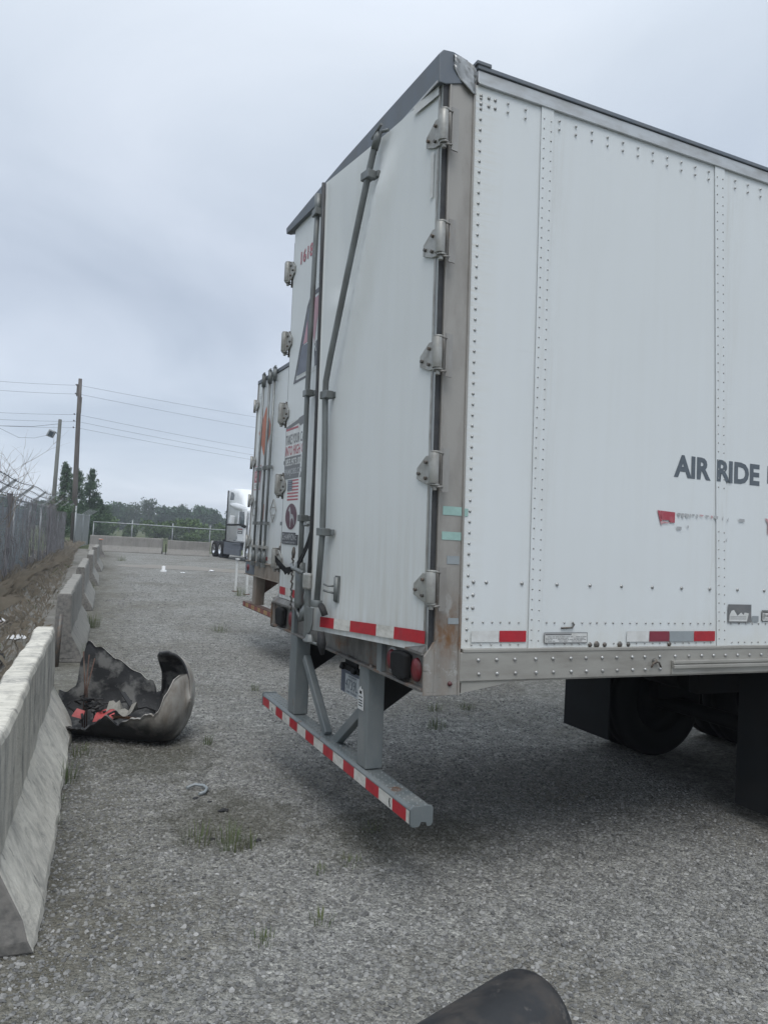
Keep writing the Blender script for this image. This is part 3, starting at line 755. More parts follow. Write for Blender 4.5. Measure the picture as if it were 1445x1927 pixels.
# header
hd = A()
st_h = [(-0.012, 4.262, 4.095), (0.65, 4.288, 4.115), (1.3, 4.312, 4.180), (2.0, 4.322, 4.212), (2.615, 4.324, 4.252)]
vs = []
for y, zt, zb in st_h: vs += [(-0.030, y, zb), (-0.034, y, zt - 0.027), (-0.010, y, zt), (0.045, y, zt + 0.006), (0.13, y, zt - 0.012), (0.15, y, zb + 0.045), (0.006, y, zb)]
n = 7; k = len(st_h)
hd.add(vs, [tuple(range(n)), tuple(range(k * n - 1, (k - 1) * n - 1, -1))] + [(j * n + i, (j + 1) * n + i, (j + 1) * n + (i + 1) % n, j * n + (i + 1) % n) for j in range(k - 1) for i in range(n)])
hd.build('header', 'header_dark', A_, 0.004)
A().box(-0.036, -0.0305, 0.0, 0.75, 4.094, 4.106).build('header_trim', 'aluminium', A_)

# doors -------------------------------------------------------------
def door_right():
    m = A(); ns, nz = 26, 50; W = 1.235; z0, z1 = 1.30, 4.105; vs = []
    def dis(s, z):
        t = s / W
        d = 0.010 * math.sin(math.pi * t) * math.sin(math.pi * (z - z0) / (z1 - z0))
        # long diagonal crease from upper middle down to the left edge
        c = (s - 0.44) * 0.93 + (z - 3.99) * 0.36
        if z > 2.2: d += 0.055 * max(0, min(1, (4.0 - z) / 0.25)) * math.exp(-(c / 0.07) ** 2) * min(1, (z - 2.2) / 1.0)
        c2 = (s - 0.72) * 0.95 + (z - 3.75) * 0.30
        if z > 2.5: d -= 0.045 * max(0, min(1, (4.0 - z) / 0.25)) * math.exp(-(c2 / 0.09) ** 2) * min(1, (z - 2.5))
        if z > 3.3: d -= 0.020 * math.exp(-((s - 1.0) / 0.10) ** 2) * max(0, min(1, (4.0 - z) / 0.4))
        d += 0.030 * max(0, 1 - (z - z0) / 0.25) * t ** 3
        d += 0.004 * math.sin(3.1 * s + 1.3 * z) * t
        return d
    for b in range(nz + 1):
        z = z0 + (z1 - z0) * b / nz
        for a in range(ns + 1):
            s_ = W * a / ns
            zz = z - (0.045 * (s_ / W) if b == 0 else 0) - (0.012 * math.sin(math.pi * s_ / W) + 0.042 * s_ / W if b == nz else 0)
            vs.append(RD(s_, zz, dis(s_, z)))
    n1 = len(vs)
    for b in range(nz + 1):
        z = z0 + (z1 - z0) * b / nz
        for s_ in (0.0, W):
            vs.append(RD(s_, z - (0.045 * (s_ / W) if b == 0 else 0) - (0.042 * s_ / W if b == nz else 0), -0.028))
    k = ns + 1
    fs = [(b * k + a, (b + 1) * k + a, (b + 1) * k + a + 1, b * k + a + 1) for b in range(nz) for a in range(ns)]
    m.add(vs, [], 0)
    o_ = 0
    for q in fs: m.f.append(list(q)); m.mi.append(0); m.sm.append(True)
    for b in range(nz):
        m.f.append([b * k + ns, n1 + 2 * b + 1, n1 + 2 * b + 3, (b + 1) * k + ns]); m.mi.append(1); m.sm.append(False)
        m.f.append([b * k, (b + 1) * k, n1 + 2 * b + 2, n1 + 2 * b]); m.mi.append(1); m.sm.append(False)
        m.f.append([n1 + 2 * b, n1 + 2 * b + 2, n1 + 2 * b + 3, n1 + 2 * b + 1]); m.mi.append(0); m.sm.append(False)
    return m.build('door', ['white_door_paint', 'seal'], A_, label='bent right hand door standing ajar with a kinked lock rod')
DR = door_right()
DLm = A(); DLm.box(0.0, 0.028, 1.262, 2.468, 1.335, 4.235)
DL = DLm.build('door', 'white_door_paint', A_, 0.003, label='left hand door carrying the logo, flag and stickers')
A().box(0.004, 0.032, 0.004, 0.024, 1.335, 4.14).build('door_seal', 'seal', A_)
A().box(0.004, 0.03, 2.468, 2.486, 1.335, 4.14).build('door_seal', 'seal', A_)
m = A(); m.add([RD(0.015, 1.34, 0.006), RD(0.03, 1.34, 0.006), RD(0.03, 4.08, 0.006), RD(0.015, 4.08, 0.006)], [(0, 3, 2, 1)]); m.build('door_edge', 'hinge_steel', DR)
m = A(); m.tube([RD(1.232, 1.45, 0.02), RD(1.238, 2.2, 0.006), RD(1.235, 3.0, 0.008), RD(1.235, 3.6, 0.012), RD(1.232, 4.055, 0.02)], 0.012, 6); m.build('door_seal', 'seal', DR)

def hinge(mp, y0, dirn, z, parent):
    # mp(s, z, o); plate from the knuckle (s=y0) along dirn
    m = A()
    f = lambda s, zz, o: mp(y0 + dirn * (s * 0.66 - 0.026), z + zz * 0.82, o)
    pts = [(0.0, -0.085), (0.10, -0.085), (0.215, -0.05), (0.215, 0.015), (0.10, 0.085), (0.0, 0.085)]
    n = len(pts)
    vs = [f(s, zz, 0.004) for s, zz in pts] + [f(s, zz, 0.014) for s, zz in pts]
    m.add(vs, [tuple(range(n)), tuple(range(2 * n - 1, n - 1, -1))] + [(i, n + i, n + (i + 1) % n, (i + 1) % n) for i in range(n)])
    m.tube([f(-0.022, -0.085, 0.022), f(-0.022, 0.095, 0.022)], 0.025, 12)
    m.tube([f(-0.022, 0.095, 0.016), f(-0.022, 0.108, 0.016)], 0.026, 10)
    m.tube([f(-0.022, -0.098, 0.016), f(-0.022, -0.085, 0.016)], 0.024, 10)
    m.tube([f(-0.022, -0.125, 0.016), f(-0.022, -0.098, 0.016)], 0.012, 8)
    m.obox(f(0.004, 0, 0.014), Vector(f(0.03, 0, 0)) - Vector(f(0, 0, 0)), Vector((0, 0, 0.078)), Vector(f(0, 0, 0.008)) - Vector(f(0, 0, 0)))
    h = m.build('hinge', 'hinge_steel', parent, 0.002)
    b = A()
    for s, zz in ((0.09, 0.045), (0.09, -0.05), (0.18, -0.02)):
        b.tube([f(s, zz, 0.013), f(s, zz, 0.026)], 0.0085, 6)
    b.build('hinge_bolt', 'bolt_steel', h, kind='stuff')
    # the strap on the post side
    st = A()
    st.tube([f(-0.01, 0.10, 0.03), f(-0.046, 0.10, 0.008), f(-0.05, 0.095, -0.02)], 0.006, 5); st.tube([f(-0.05, -0.10, -0.02), f(-0.046, -0.104, 0.008), f(-0.01, -0.104, 0.03)], 0.006, 5)
    st.obox(f(-0.045, -0.002, -0.036), Vector(f(0.006, 0, 0)) - Vector(f(0, 0, 0)), (0, 0, 0.105), Vector(f(0, 0, 0.02)) - Vector(f(0, 0, 0)))
    st.build('hinge_strap', 'post_steel', h)
for z in (3.86, 3.31, 2.75, 2.19, 1.615): hinge(RD, 0.0, 1, z, DR)
for z in (3.92, 3.355, 2.785, 2.215, 1.63): hinge(LD, 2.52, -1, z, DL)

def guide(mp, s, z, o, parent, w=0.042, h=0.023):
    m = A()
    f = lambda ds, dz, do: mp(s + ds, z + dz, do)
    c = Vector(f(0, 0, o)); ax = Vector(f(w, 0, o)) - c; az = Vector((0, 0, h)); ao = Vector(f(0, 0, o + 0.026)) - c
    m.obox(c, ax, az, ao)
    m.obox(Vector(f(-0.035, 0, o * 0.4)), ax * 0.8, az * 0.8, ao * 0.35)
    m.build('rod_guide', 'rod_steel', parent, 0.004)
# right door: bent rod
rod = A()
path = [RD(0.56, 4.045, 0.04), RD(0.575, 4.00, 0.045), RD(0.61, 3.90, 0.05), RD(0.79, 3.40, 0.06), RD(0.97, 2.90, 0.066), RD(1.015, 2.76, 0.066), RD(1.028, 2.66, 0.06), RD(1.025, 2.3, 0.05), RD(1.02, 1.85, 0.05), RD(1.05, 1.42, 0.055)]
rod.tube(path, 0.0185, 10)
rr_ = rod.build('lock_rod', 'rod_steel', DR, label='lock rod bent diagonally away from the door at the top')
for s, z, o in ((0.625, 3.86, 0.05), (1.02, 2.68, 0.055), (1.01, 1.86, 0.05)): guide(RD, s, z, o, DR)
m = A(); m.tube([RD(0.545, 4.085, 0.03), RD(0.555, 4.05, 0.04), RD(0.575, 3.99, 0.045)], [0.014, 0.023, 0.021], 8)
m.tube([RD(0.50, 4.10, 0.05), RD(0.63, 4.08, 0.03)], 0.008, 6); m.tube([RD(0.52, 4.075, 0.03), RD(0.47, 4.065, 0.02)], 0.009, 6)
m.build('cam_lock', 'rod_steel', DR)
# bottom of the right rod: sleeve, cam and torn sheet
m = A(); m.tube([RD(1.05, 1.45, 0.055), RD(1.05, 1.41, 0.055)], 0.034, 12)
pts = [(-0.045, 1.405), (0.045, 1.405), (0.055, 1.33), (0.05, 1.26), (0.0, 1.25), (-0.022, 1.27), (-0.04, 1.32)]
vs = [RD(1.065 + s, z, 0.085) for s, z in pts] + [RD(1.065 + s, z, 0.095) for s, z in pts]; n = len(pts)
m.add(vs, [tuple(range(n)), tuple(range(2 * n - 1, n - 1, -1))] + [(i, n + i, n + (i + 1) % n, (i + 1) % n) for i in range(n)])
m.tube([RD(1.08, 1.245, 0.075), RD(1.08, 1.20, 0.075)], [0.02, 0.04], 8); m.tube([RD(1.0, 1.195, 0.07), RD(1.17, 1.195, 0.07)], 0.010, 6)
m.build('cam_lock', 'rod_steel', DR, 0.002)
m = A(); m.tube([RD(0.99, 1.27, 0.05), RD(0.98, 1.20, 0.05), RD(0.985, 1.135, 0.04)], [0.02, 0.028, 0.012], 7)
m.build('torn_rubber', 'char', DR)
m = A(); m.tube([RD(0.95, 1.37, 0.05), RD(0.965, 1.41, 0.06), RD(1.0, 1.42, 0.05)], 0.02, 7)
m.build('torn_rubber', 'char', DR)
m = A(); m.obox(RD(1.15, 1.555, 0.07), Vector(RD(0.043, 0, 0)), (0, 0, 0.05), Vector(RD(0, 0, 0.016)))
m.build('lock_box', 'hinge_steel', DR, 0.012)
m = A(); m.obox(RD(1.165, 1.36, 0.055), Vector(RD(0.024, 0, 0)), (0, 0, 0.15), Vector(RD(0, 0, 0.012))); m.build('latch_plate', 'rod_steel', DR, 0.006)
# handle holder
m = A(); m.tube([RD(0.895, 1.60, 0.012), RD(0.893, 1.46, 0.012)], 0.017, 8); m.obox(RD(0.893, 1.53, 0.006), Vector(RD(0.022, 0, 0)), (0, 0, 0.078), Vector(RD(0, 0, 0.006)))
m.tube([RD(0.90, 1.548, 0.02), RD(0.925, 1.545, 0.05), RD(0.96, 1.552, 0.06)], 0.006, 6); m.tube([RD(0.90, 1.505, 0.02), RD(0.925, 1.512, 0.05), RD(0.96, 1.516, 0.06)], 0.007, 6)
m.build('handle_holder', 'rod_steel', DR)
# reflective strips on the right door
tb = [0.012, 0.282, 0.45, 0.716, 0.89, 1.045]
for i in range(5):
    m = A(); s0, s1 = tb[i], tb[i + 1]
    zt = lambda s: 1.404 - 0.05 * s; zb = lambda s: 1.341 - 0.048 * s
    vs = []
    for q in range(5):
        s = s0 + (s1 - s0) * q / 4; t = s / 1.235; o = 0.004 + 0.030 * max(0, 1 - (zb(s) - 1.30) / 0.25) * t ** 3 + 0.004 + 0.004 * t
        vs += [RD(s, zb(s), o + 0.002), RD(s, zt(s), o)]
    m.add(vs, [(2 * q, 2 * q + 1, 2 * q + 3, 2 * q + 2) for q in range(4)])
    m.build('reflective_strip', ['red_tape', 'white_tape'][i % 2], DR)
# faded labels along top and side of right door
m = A(); flat(m, [(0.02, 4.045), (0.24, 4.05), (0.24, 4.095), (0.02, 4.09)], lambda u, v: RD(0.26 - u, v, 0.012)); m.build('door_label', 'sticker_white', DR)
m = A(); flat(m, [(0.05, 3.55), (0.075, 3.55), (0.075, 3.78), (0.05, 3.78)], lambda u, v: RD(0.125 - u, v, 0.010)); m.build('door_label', 'sticker_white', DR)

# left door: straight rod
m = A(); m.tube([LD(1.76, 4.20, 0.05), LD(1.765, 3.9, 0.055), LD(1.80, 2.8, 0.06), LD(1.80, 1.9, 0.06), LD(1.79, 1.55, 0.06)], 0.0185, 10)
m.tube([LD(1.76, 4.23, 0.05), LD(1.76, 4.08, 0.05)], 0.027, 10); m.build('lock_rod', 'rod_steel', DL)
m = A(); m.tube([LD(1.795, 1.64, 0.06), LD(1.79, 1.50, 0.06), LD(1.785, 1.36, 0.06), LD(1.78, 1.32, 0.06)], [0.036, 0.034, 0.036, 0.03], 12); m.build('rod_sleeve', 'rod_steel', DL)
for s, z in ((1.76, 4.10), (1.80, 2.83), (1.80, 1.95)): guide(LD, s, z, 0.055, DL)
m = A(); m.tube([LD(1.70, 1.345, 0.03), LD(1.71, 1.30, 0.05), LD(1.72, 1.25, 0.05)], 0.03, 8); m.tube([LD(1.84, 1.33, 0.05), LD(1.78, 1.29, 0.07), LD(1.74, 1.24, 0.06)], 0.013, 7)
m.tube([LD(1.66, 1.46, 0.05), LD(1.655, 1.40, 0.06), LD(1.67, 1.36, 0.05)], 0.018, 7); m.build('cam_lock', 'rod_steel', DL)
# torn black tape and webbing between the doors
m = A()
def strip(pts, w, o):
    for p, q in zip(pts, pts[1:]):
        p, q = Vector(p), Vector(q); d = (q - p).normalized(); n_ = Vector((0, d.z, -d.y)).normalized() * w
        m.add([p - n_, q - n_, q + n_, p + n_], [(0, 1, 2, 3)])
m.add([LD(1.47, 1.93, .10), LD(1.51, 1.88, .09), LD(1.60, 1.80, .07), LD(1.66, 1.745, .05), LD(1.60, 1.77, .06), LD(1.545, 1.80, .08), LD(1.50, 1.83, .10), LD(1.44, 1.90, .11)], [tuple(range(8))])
m.add([LD(1.44, 1.88, .12), LD(1.50, 1.84, .11), LD(1.52, 1.70, .10), LD(1.50, 1.58, .10), LD(1.44, 1.56, .10), LD(1.43, 1.62, .11), LD(1.41, 1.60, .11)], [tuple(range(7))])
m.add([LD(1.50, 1.84, .11), LD(1.56, 1.80, .10), LD(1.68, 1.71, .09), LD(1.79, 1.64, .09), LD(1.77, 1.60, .09), LD(1.66, 1.67, .09), LD(1.51, 1.77, .10)], [tuple(range(7))])
for f_ in m.f: pass
o = m.build('torn_tape', 'rubber', A_); q = o.modifiers.new('solid', 'SOLIDIFY'); q.thickness = 0.004
m = A(); m.add([LD(2.44, 1.66, .05), LD(2.30, 1.62, .05), LD(2.12, 1.585, .06), LD(1.98, 1.60, .07), LD(1.90, 1.595, .08), LD(1.92, 1.55, .08), LD(1.96, 1.57, .07), LD(2.02, 1.535, .07), LD(2.08, 1.55, .06), LD(2.16, 1.53, .05), LD(2.20, 1.55, .05), LD(2.30, 1.57, .05), LD(2.42, 1.61, .05)], [tuple(range(13))])
o = m.build('torn_strap', 'under_dark', DL); q = o.modifiers.new('solid', 'SOLIDIFY'); q.thickness = 0.005
m = A(); m.tube([LD(1.86, 1.62, 0.10), LD(1.79, 1.60, 0.115), LD(1.70, 1.585, 0.10), LD(1.60, 1.575, 0.10)], 0.016, 6); m.build('binding_wire', 'rod_steel', DL); m = A(); m.tube([LD(1.52, 1.915, 0.13), LD(1.50, 1.90, 0.14), LD(1.40, 1.90, 0.15)], 0.010, 6); m.build('binding_wire', 'rod_steel', DL)
m = A(); 
for i in range(14):
    z = 1.66 - i * 0.027; a = 0.009
    m.tube([(-0.075, 1.915 - (a if i % 2 else 0), z + 0.016), (-0.075 - (0 if i % 2 else a), 1.915, z), (-0.075, 1.915 + (a if i % 2 else 0), z - 0.014)], 0.007, 5)
m.tube([(-0.075, 1.915, 1.665), (-0.075, 1.90, 1.70), (-0.075, 1.91, 1.735), (-0.075, 1.93, 1.70), (-0.075, 1.915, 1.665)], 0.010, 6)
m.build('hanging_chain', 'bolt_steel', DL)
for i, (ya, yb) in enumerate([(2.445, 2.30), (2.296, 2.13), (2.126, 1.96), (1.956, 1.79), (1.786, 1.62)]):
    m = A(); rect(m, -ya, -yb, 1.365, 1.423, lambda u, v: LD(-u, v, 0.0035)); m.build('reflective_strip', ['red_tape', 'white_tape'][i % 2], DL)
# decals of the left door (u runs to the reader's right, i.e. towards -y)
DD = lambda o: (lambda u, v: LD(-u, v, o))
m = A(); text_on(m, '1618', -2.275, 3.90, 0.30, 0.10, lambda u, v: LD(-u, v + (u + 2.275) * -0.05, 0.0035)); m.build('lettering', 'letter_red', DL)
m = A()
flat(m, [(-2.325, 2.985), (-2.06, 3.52), (-1.98, 3.595), (-1.40, 3.60), (-1.40, 3.565), (-1.97, 3.56), (-2.03, 3.50), (-2.275, 3.01), (-1.40, 3.01), (-1.40, 2.985)], DD(0.0035), 0)
flat(m, [(-2.255, 3.035), (-2.02, 3.50), (-1.985, 3.53), (-1.985, 3.25), (-2.10, 3.25)], DD(0.0036), 3)
flat(m, [(-2.245, 3.035), (-2.12, 3.24), (-1.985, 3.24), (-1.985, 3.035)], DD(0.0045), 3)
flat(m, [(-2.115, 3.25), (-2.03, 3.42), (-2.02, 3.25)], DD(0.0047), 2)
flat(m, [(-1.90, 3.54), (-1.90, 3.30), (-1.86, 3.20), (-1.80, 3.40), (-1.80, 3.54)], DD(0.0045), 2)
flat(m, [(-1.80, 3.54), (-1.80, 3.40), (-1.75, 3.44), (-1.42, 3.44), (-1.42, 3.54)], DD(0.0045), 1)
flat(m, [(-1.77, 3.36), (-1.75, 3.40), (-1.42, 3.40), (-1.42, 3.36)], DD(0.0045), 1)
flat(m, [(-1.86, 3.20), (-1.83, 3.035), (-1.42, 3.035), (-1.42, 3.28), (-1.74, 3.28), (-1.79, 3.22)], DD(0.0045), 0)
text_on(m, 'R', -1.85, 3.14, 0.05, 0.075, DD(0.006), 4)
for zz in (3.002, 3.025): rect(m, -2.25, -1.42, zz, zz + 0.006, DD(0.0058), 4)
m.build('logo_decal', ['logo_black', 'logo_red', 'logo_pink', 'logo_navy', 'sticker_white'], DL)
m = A()
rect(m, -2.455, -1.955, 2.255, 2.70, DD(0.0030), 0)
flat(m, [(-2.45, 2.665), (-2.16, 2.695), (-2.14, 2.705), (-1.96, 2.72), (-1.96, 2.66), (-2.10, 2.64), (-2.14, 2.665), (-2.45, 2.64)], DD(0.0040), 1)
rect(m, -2.45, -2.15, 2.632, 2.648, DD(0.0042), 2)
text_on(m, 'TAKE YOUR CAR', -2.445, 2.52, 0.48, 0.078, DD(0.0042), 1)
text_on(m, 'INTO HIGH GE', -2.445, 2.435, 0.48, 0.075, DD(0.0042), 2)
rect(m, -2.455, -1.955, 2.255, 2.425, DD(0.0040), 1)
text_on(m, '855.973.0075', -2.43, 2.355, 0.47, 0.055, DD(0.0050), 0)
text_on(m, 'PAMJOBS.COM', -2.445, 2.275, 0.48, 0.058, DD(0.0050), 3)
m.build('job_sign', ['sticker_white', 'sticker_grey', 'letter_red', 'faint_grey'], DL)
m = A()
rect(m, -2.355, -2.085, 2.088, 2.245, DD(0.0030), 0)
for i in range(7):
    z1 = 2.245 - i * 2 * 0.157 / 13
    rect(m, -2.355, -2.085, z1 - 0.157 / 13, z1, DD(0.0040), 1)
rect(m, -2.355, -2.235, 2.245 - 7 * 0.157 / 13, 2.245, DD(0.0050), 2)
for i in range(5):
    for j in range(6): rect(m, -2.350 + j * 0.019, -2.344 + j * 0.019, 2.232 - i * 0.0165, 2.237 - i * 0.0165, DD(0.0056), 0)
m.build('flag_sticker', ['sticker_white', 'letter_red', 'logo_navy'], DL)
m = A(); ellipse(m, -2.235, 1.965, 0.15, 0.107, DD(0.0035), 2); ellipse(m, -2.235, 1.965, 0.140, 0.099, DD(0.0045), 0)
flat(m, [(-2.28, 2.035), (-2.265, 2.04), (-2.25, 2.02), (-2.235, 1.985), (-2.19, 1.98), (-2.165, 1.96), (-2.155, 1.93), (-2.145, 1.905), (-2.155, 1.90), (-2.175, 1.935), (-2.20, 1.955), (-2.225, 1.945), (-2.235, 1.915), (-2.24, 1.885), (-2.255, 1.885), (-2.25, 1.92), (-2.26, 1.965), (-2.27, 2.005), (-2.295, 2.005), (-2.30, 2.015)], DD(0.0055), 1)
m.build('emblem_badge', ['maroon', 'faint_grey', 'sticker_white'], DL)
m = A(); m.add([LD(2.43, 1.755, .002), LD(2.05, 1.755, .002), LD(2.05, 1.83, .002), LD(2.11, 1.83, .002), LD(2.11, 1.845, .002), LD(2.43, 1.845, .002)] + [LD(2.43, 1.755, .008), LD(2.05, 1.755, .008), LD(2.05, 1.83, .008), LD(2.11, 1.83, .008), LD(2.11, 1.845, .008), LD(2.43, 1.845, .008)],
       [(11, 10, 9, 8, 7, 6)] + [(i, (i + 1) % 6, 6 + (i + 1) % 6, 6 + i) for i in range(6)], 0)
text_on(m, 'CHAMPION', -2.42, 1.785, 0.31, 0.052, DD(0.0095), 1); text_on(m, 'C', -2.105, 1.79, 0.04, 0.03, DD(0.0095), 1); text_on(m, 'COMPOSITE', -2.40, 1.762, 0.30, 0.014, DD(0.0095), 1)
m.build('name_badge', ['logo_black', 'faint_grey'], DL)
# sill -------------------------------------------------------------
m = A()
m.box(0.0, 0.10, 0.008, 2.545, 1.122, 1.285)
m.box(-0.030, 0.10, 0.008, 2.545, 1.107, 1.122)
m.poly([(0.055, 0.012, 1.335), (-0.004, 0.012, 1.332), (-0.028, 0.012, 1.300), (-0.028, 0.012, 1.284), (0.055, 0.012, 1.284)], (0, 2.53, 0))
m.box(-0.028, 0.0, 0.008, 2.545, 1.2845, 1.290)
SILL = m.build('rear_sill', 'sill_steel', A_, 0.004)
for y in (0.47, 1.98): A().box(-0.027, -0.001, y, y + 0.022, 1.122, 1.284).box(-0.027, -0.012, y + 0.022, y + 0.06, 1.122, 1.284).build('sill_rib', 'guard_paint', SILL)
A().poly([(-0.032, 2.546, 1.10), (0.06, 2.546, 1.10), (0.06, 2.546, 1.36), (0.03, 2.546, 1.35), (-0.032, 2.546, 1.29)], (0, 0.014, 0)).build('sill_end', 'sill_steel', SILL)
def disc(y, z, ry, rz, o0, o1, mat, name, n=20):
    m = A(); vs = []
    for o, k in ((o0, 1.0), (o1, 0.92), (o1 + 0.006, 0.5)):
        vs += [(-o, y + ry * k * math.cos(2 * math.pi * q / n), z + rz * k * math.sin(2 * math.pi * q / n)) for q in range(n)]
    m.add(vs, [(i * n + (q + 1) % n, i * n + q, (i + 1) * n + q, (i + 1) * n + (q + 1) % n) for i in range(2) for q in range(n)] + [tuple(range(3 * n - 1, 2 * n - 1, -1))], 0, True)
    return m.build(name, mat, SILL)
disc(0.38, 1.205, 0.068, 0.068, 0.001, 0.006, 'plate_white', 'lamp_bezel'); disc(0.378, 1.205, 0.055, 0.055, 0.007, 0.016, 'lens_red', 'tail_lamp')
disc(0.098, 1.200, 0.046, 0.060, 0.001, 0.016, 'lens_red', 'tail_lamp'); disc(2.115, 1.205, 0.05, 0.06, 0.001, 0.014, 'lens_red', 'tail_lamp')
for ya, yb in ((0.15, 0.335), (2.23, 2.41)):
    m = A(); n = 7; vs = []
    outl = [(0.0, 1.0), (0.35, 1.06), (0.8, 1.02), (1.0, 0.9), (1.0, 0.35), (0.82, 0.02), (0.3, 0.0), (0.05, 0.08)]
    pts = [(ya + (yb - ya) * a, 1.130 + 0.135 * b) for a, b in outl]
    m.poly([(-0.002, y, z) for y, z in pts], (-0.042, 0, 0)); m.build('rubber_pad', 'rubber', SILL, 0.012)
bb = A()
for y in (0.62, 0.95, 1.55, 1.7): bb.dome((-0.018, y, 1.122), (0, 0, 1), 0.014, 0.014, 6)
bb.build('sill_bolt', 'bolt_steel', SILL, kind='stuff')

# rear guard -------------------------------------------------------------
GD = A_
def gx(y): return -0.016 - 0.014 * y       # slightly skewed bar
def gz(y): return 0.016 * y
def GP(y, z, o=0.0): return (gx(y) - o, y, z + gz(y))
Y0, Y1 = 0.092, 2.60
m = A(); 
prof = [(0.0, 0.43), (0.0, 0.505), (0.012, 0.519), (0.115, 0.519), (0.115, 0.43), (0.10, 0.43), (0.10, 0.505), (0.012, 0.505), (0.012, 0.43)]
vs = []; nn = len(prof)
for y in (Y0, Y1): vs += [(gx(y) + px_, y, pz_ + gz(y)) for px_, pz_ in prof]
m.add(vs, [(i, (i + 1) % nn, nn + (i + 1) % nn, nn + i) for i in range(nn)] + [tuple(range(nn)), tuple(range(2 * nn - 1, nn - 1, -1))])
BAR = m.build('guard_bar', 'guard_paint', A_, 0.004)
m = A(); vs = []
op = [(-0.006, 0.44), (-0.006, 0.515), (0.006, 0.528), (0.108, 0.528), (0.120, 0.515), (0.120, 0.44), (0.108, 0.425), (0.088, 0.425), (0.080, 0.445), (0.055, 0.448), (0.042, 0.425), (0.006, 0.425)]
m.poly([(gx(Y0) + a, Y0, b + gz(Y0)) for a, b in op], (0, -0.009, 0)); m.build('guard_end_cap', 'guard_paint', BAR, 0.002)
m = A(); m.poly([(gx(Y1) + a, Y1, b + gz(Y1)) for a, b in op], (0, 0.009, 0)); m.build('guard_end_cap', 'guard_paint', BAR, 0.002)
tb = [0.104, 0.138, 0.292, 0.456, 0.625, 0.786, 0.946, 1.11, 1.277, 1.445, 1.603, 1.77, 1.935, 2.097, 2.255, 2.42, 2.585]
for i in range(16):
    m = A(); y0, y1 = tb[i], tb[i + 1]
    m.add([GP(y0, 0.437, 0.0025), GP(y1, 0.437, 0.0025), GP(y1, 0.500, 0.0025), GP(y0, 0.500, 0.0025)], [(0, 3, 2, 1)])
    m.build('reflective_strip', ['white_tape', 'red_tape'][i % 2], BAR)
m = A(); m.tube([GP(0.315, 0.445, 0.004), GP(0.325, 0.47, 0.004), GP(0.32, 0.49, 0.004)], 0.0035, 5); m.build('tape_crack', 'rubber', BAR)
m = A(); m.tube([GP(2.33, 0.445, 0.004), GP(2.34, 0.47, 0.004)], 0.004, 5); m.build('tape_crack', 'rubber', BAR)
m = A(); r_ = random.Random(3)
for y in np.arange(0.12, 2.58, 0.05):
    for k, x in enumerate((0.028, 0.062, 0.095)):
        yy = y + (0.025 if k % 2 else 0)
        if 0.63 < yy < 0.86 or 1.86 < yy < 2.10: continue
        m.dome((gx(yy) + x, yy, 0.519 + gz(yy)), (0, 0, 1), 0.008, 0.005, 6)
m.build('tread_bump', 'guard_paint', BAR, kind='stuff')
for (ya, yb) in ((0.670, 0.800), (1.90, 2.045)):
    m = A(); x0 = gx(ya) + 0.014
    m.box(x0, x0 + 0.105, ya, yb, 0.524 + gz(ya), 1.107); m.build('guard_post', 'guard_paint', A_, 0.006)
m = A(); m.beam((0.035, 1.86, 0.965), (0.035, 1.385, 0.545), 0.06, 0.05, (1, 0, 0)); m.build('guard_brace', 'guard_paint', A_, 0.006)
m = A(); m.beam((0.045, 0.805, 0.855), (0.045, 1.24, 0.545), 0.06, 0.05, (1, 0, 0)); m.build('guard_brace', 'guard_paint', A_, 0.006)
for y in (0.70, 1.93):
    A().poly([(0.09, y, 1.105), (0.62, y, 1.15), (0.55, y, 1.14), (0.09, y, 0.84)], (0, 0.012, 0)).build('guard_gusset', 'under_dark', A_)
m = A(); m.poly([(0.006, 0.715, 0.855), (0.006, 0.785, 0.855), (0.006, 0.785, 0.96), (0.006, 0.76, 0.985), (0.006, 0.75, 0.97), (0.006, 0.735, 0.975), (0.006, 0.715, 0.93)], (-0.004, 0, 0), 0)
m.v = [(p[0] - 0.021 , p[1], p[2]) for p in m.v]
for z in (0.875, 0.89, 0.905, 0.925): m.add([(-0.0205, 0.722, z), (-0.0205, 0.775, z), (-0.0205, 0.775, z + 0.006), (-0.0205, 0.722, z + 0.006)], [(0, 3, 2, 1)], 1)
m.add([(-0.0205, 0.735, 0.945), (-0.0205, 0.765, 0.945), (-0.0205, 0.765, 0.962), (-0.0205, 0.735, 0.962)], [(0, 3, 2, 1)], 1)
m.build('torn_label', ['sticker_white', 'rubber'], A_)
# licence plate
m = A(); mp = lambda u, v: (0.055 - 0.0, -u, v)
m.box(0.057, 0.062, 0.955, 1.245, 0.862, 1.005, 0)
rect(m, -1.243, -1.175, 0.864, 1.003, lambda u, v: (0.0555, -u, v), 1); rect(m, -1.243, -0.957, 0.985, 1.003, lambda u, v: (0.0553, -u, v), 1)
text_on(m, '4739L', -1.165, 0.895, 0.195, 0.062, lambda u, v: (0.0545, -u, v), 2, 0.0)
ellipse(m, -1.205, 0.90, 0.016, 0.022, lambda u, v: (0.0545, -u, v), 2); rect(m, -1.212, -1.198, 0.91, 0.95, lambda u, v: (0.0545, -u, v), 2)
text_on(m, 'INDIANA', -1.12, 0.968, 0.13, 0.012, lambda u, v: (0.0545, -u, v), 1); text_on(m, 'SEMI TRAILER', -1.15, 0.873, 0.17, 0.011, lambda u, v: (0.0545, -u, v), 1)
LP = m.build('licence_plate', ['plate_white', 'logo_navy', 'letter_grey'], A_)
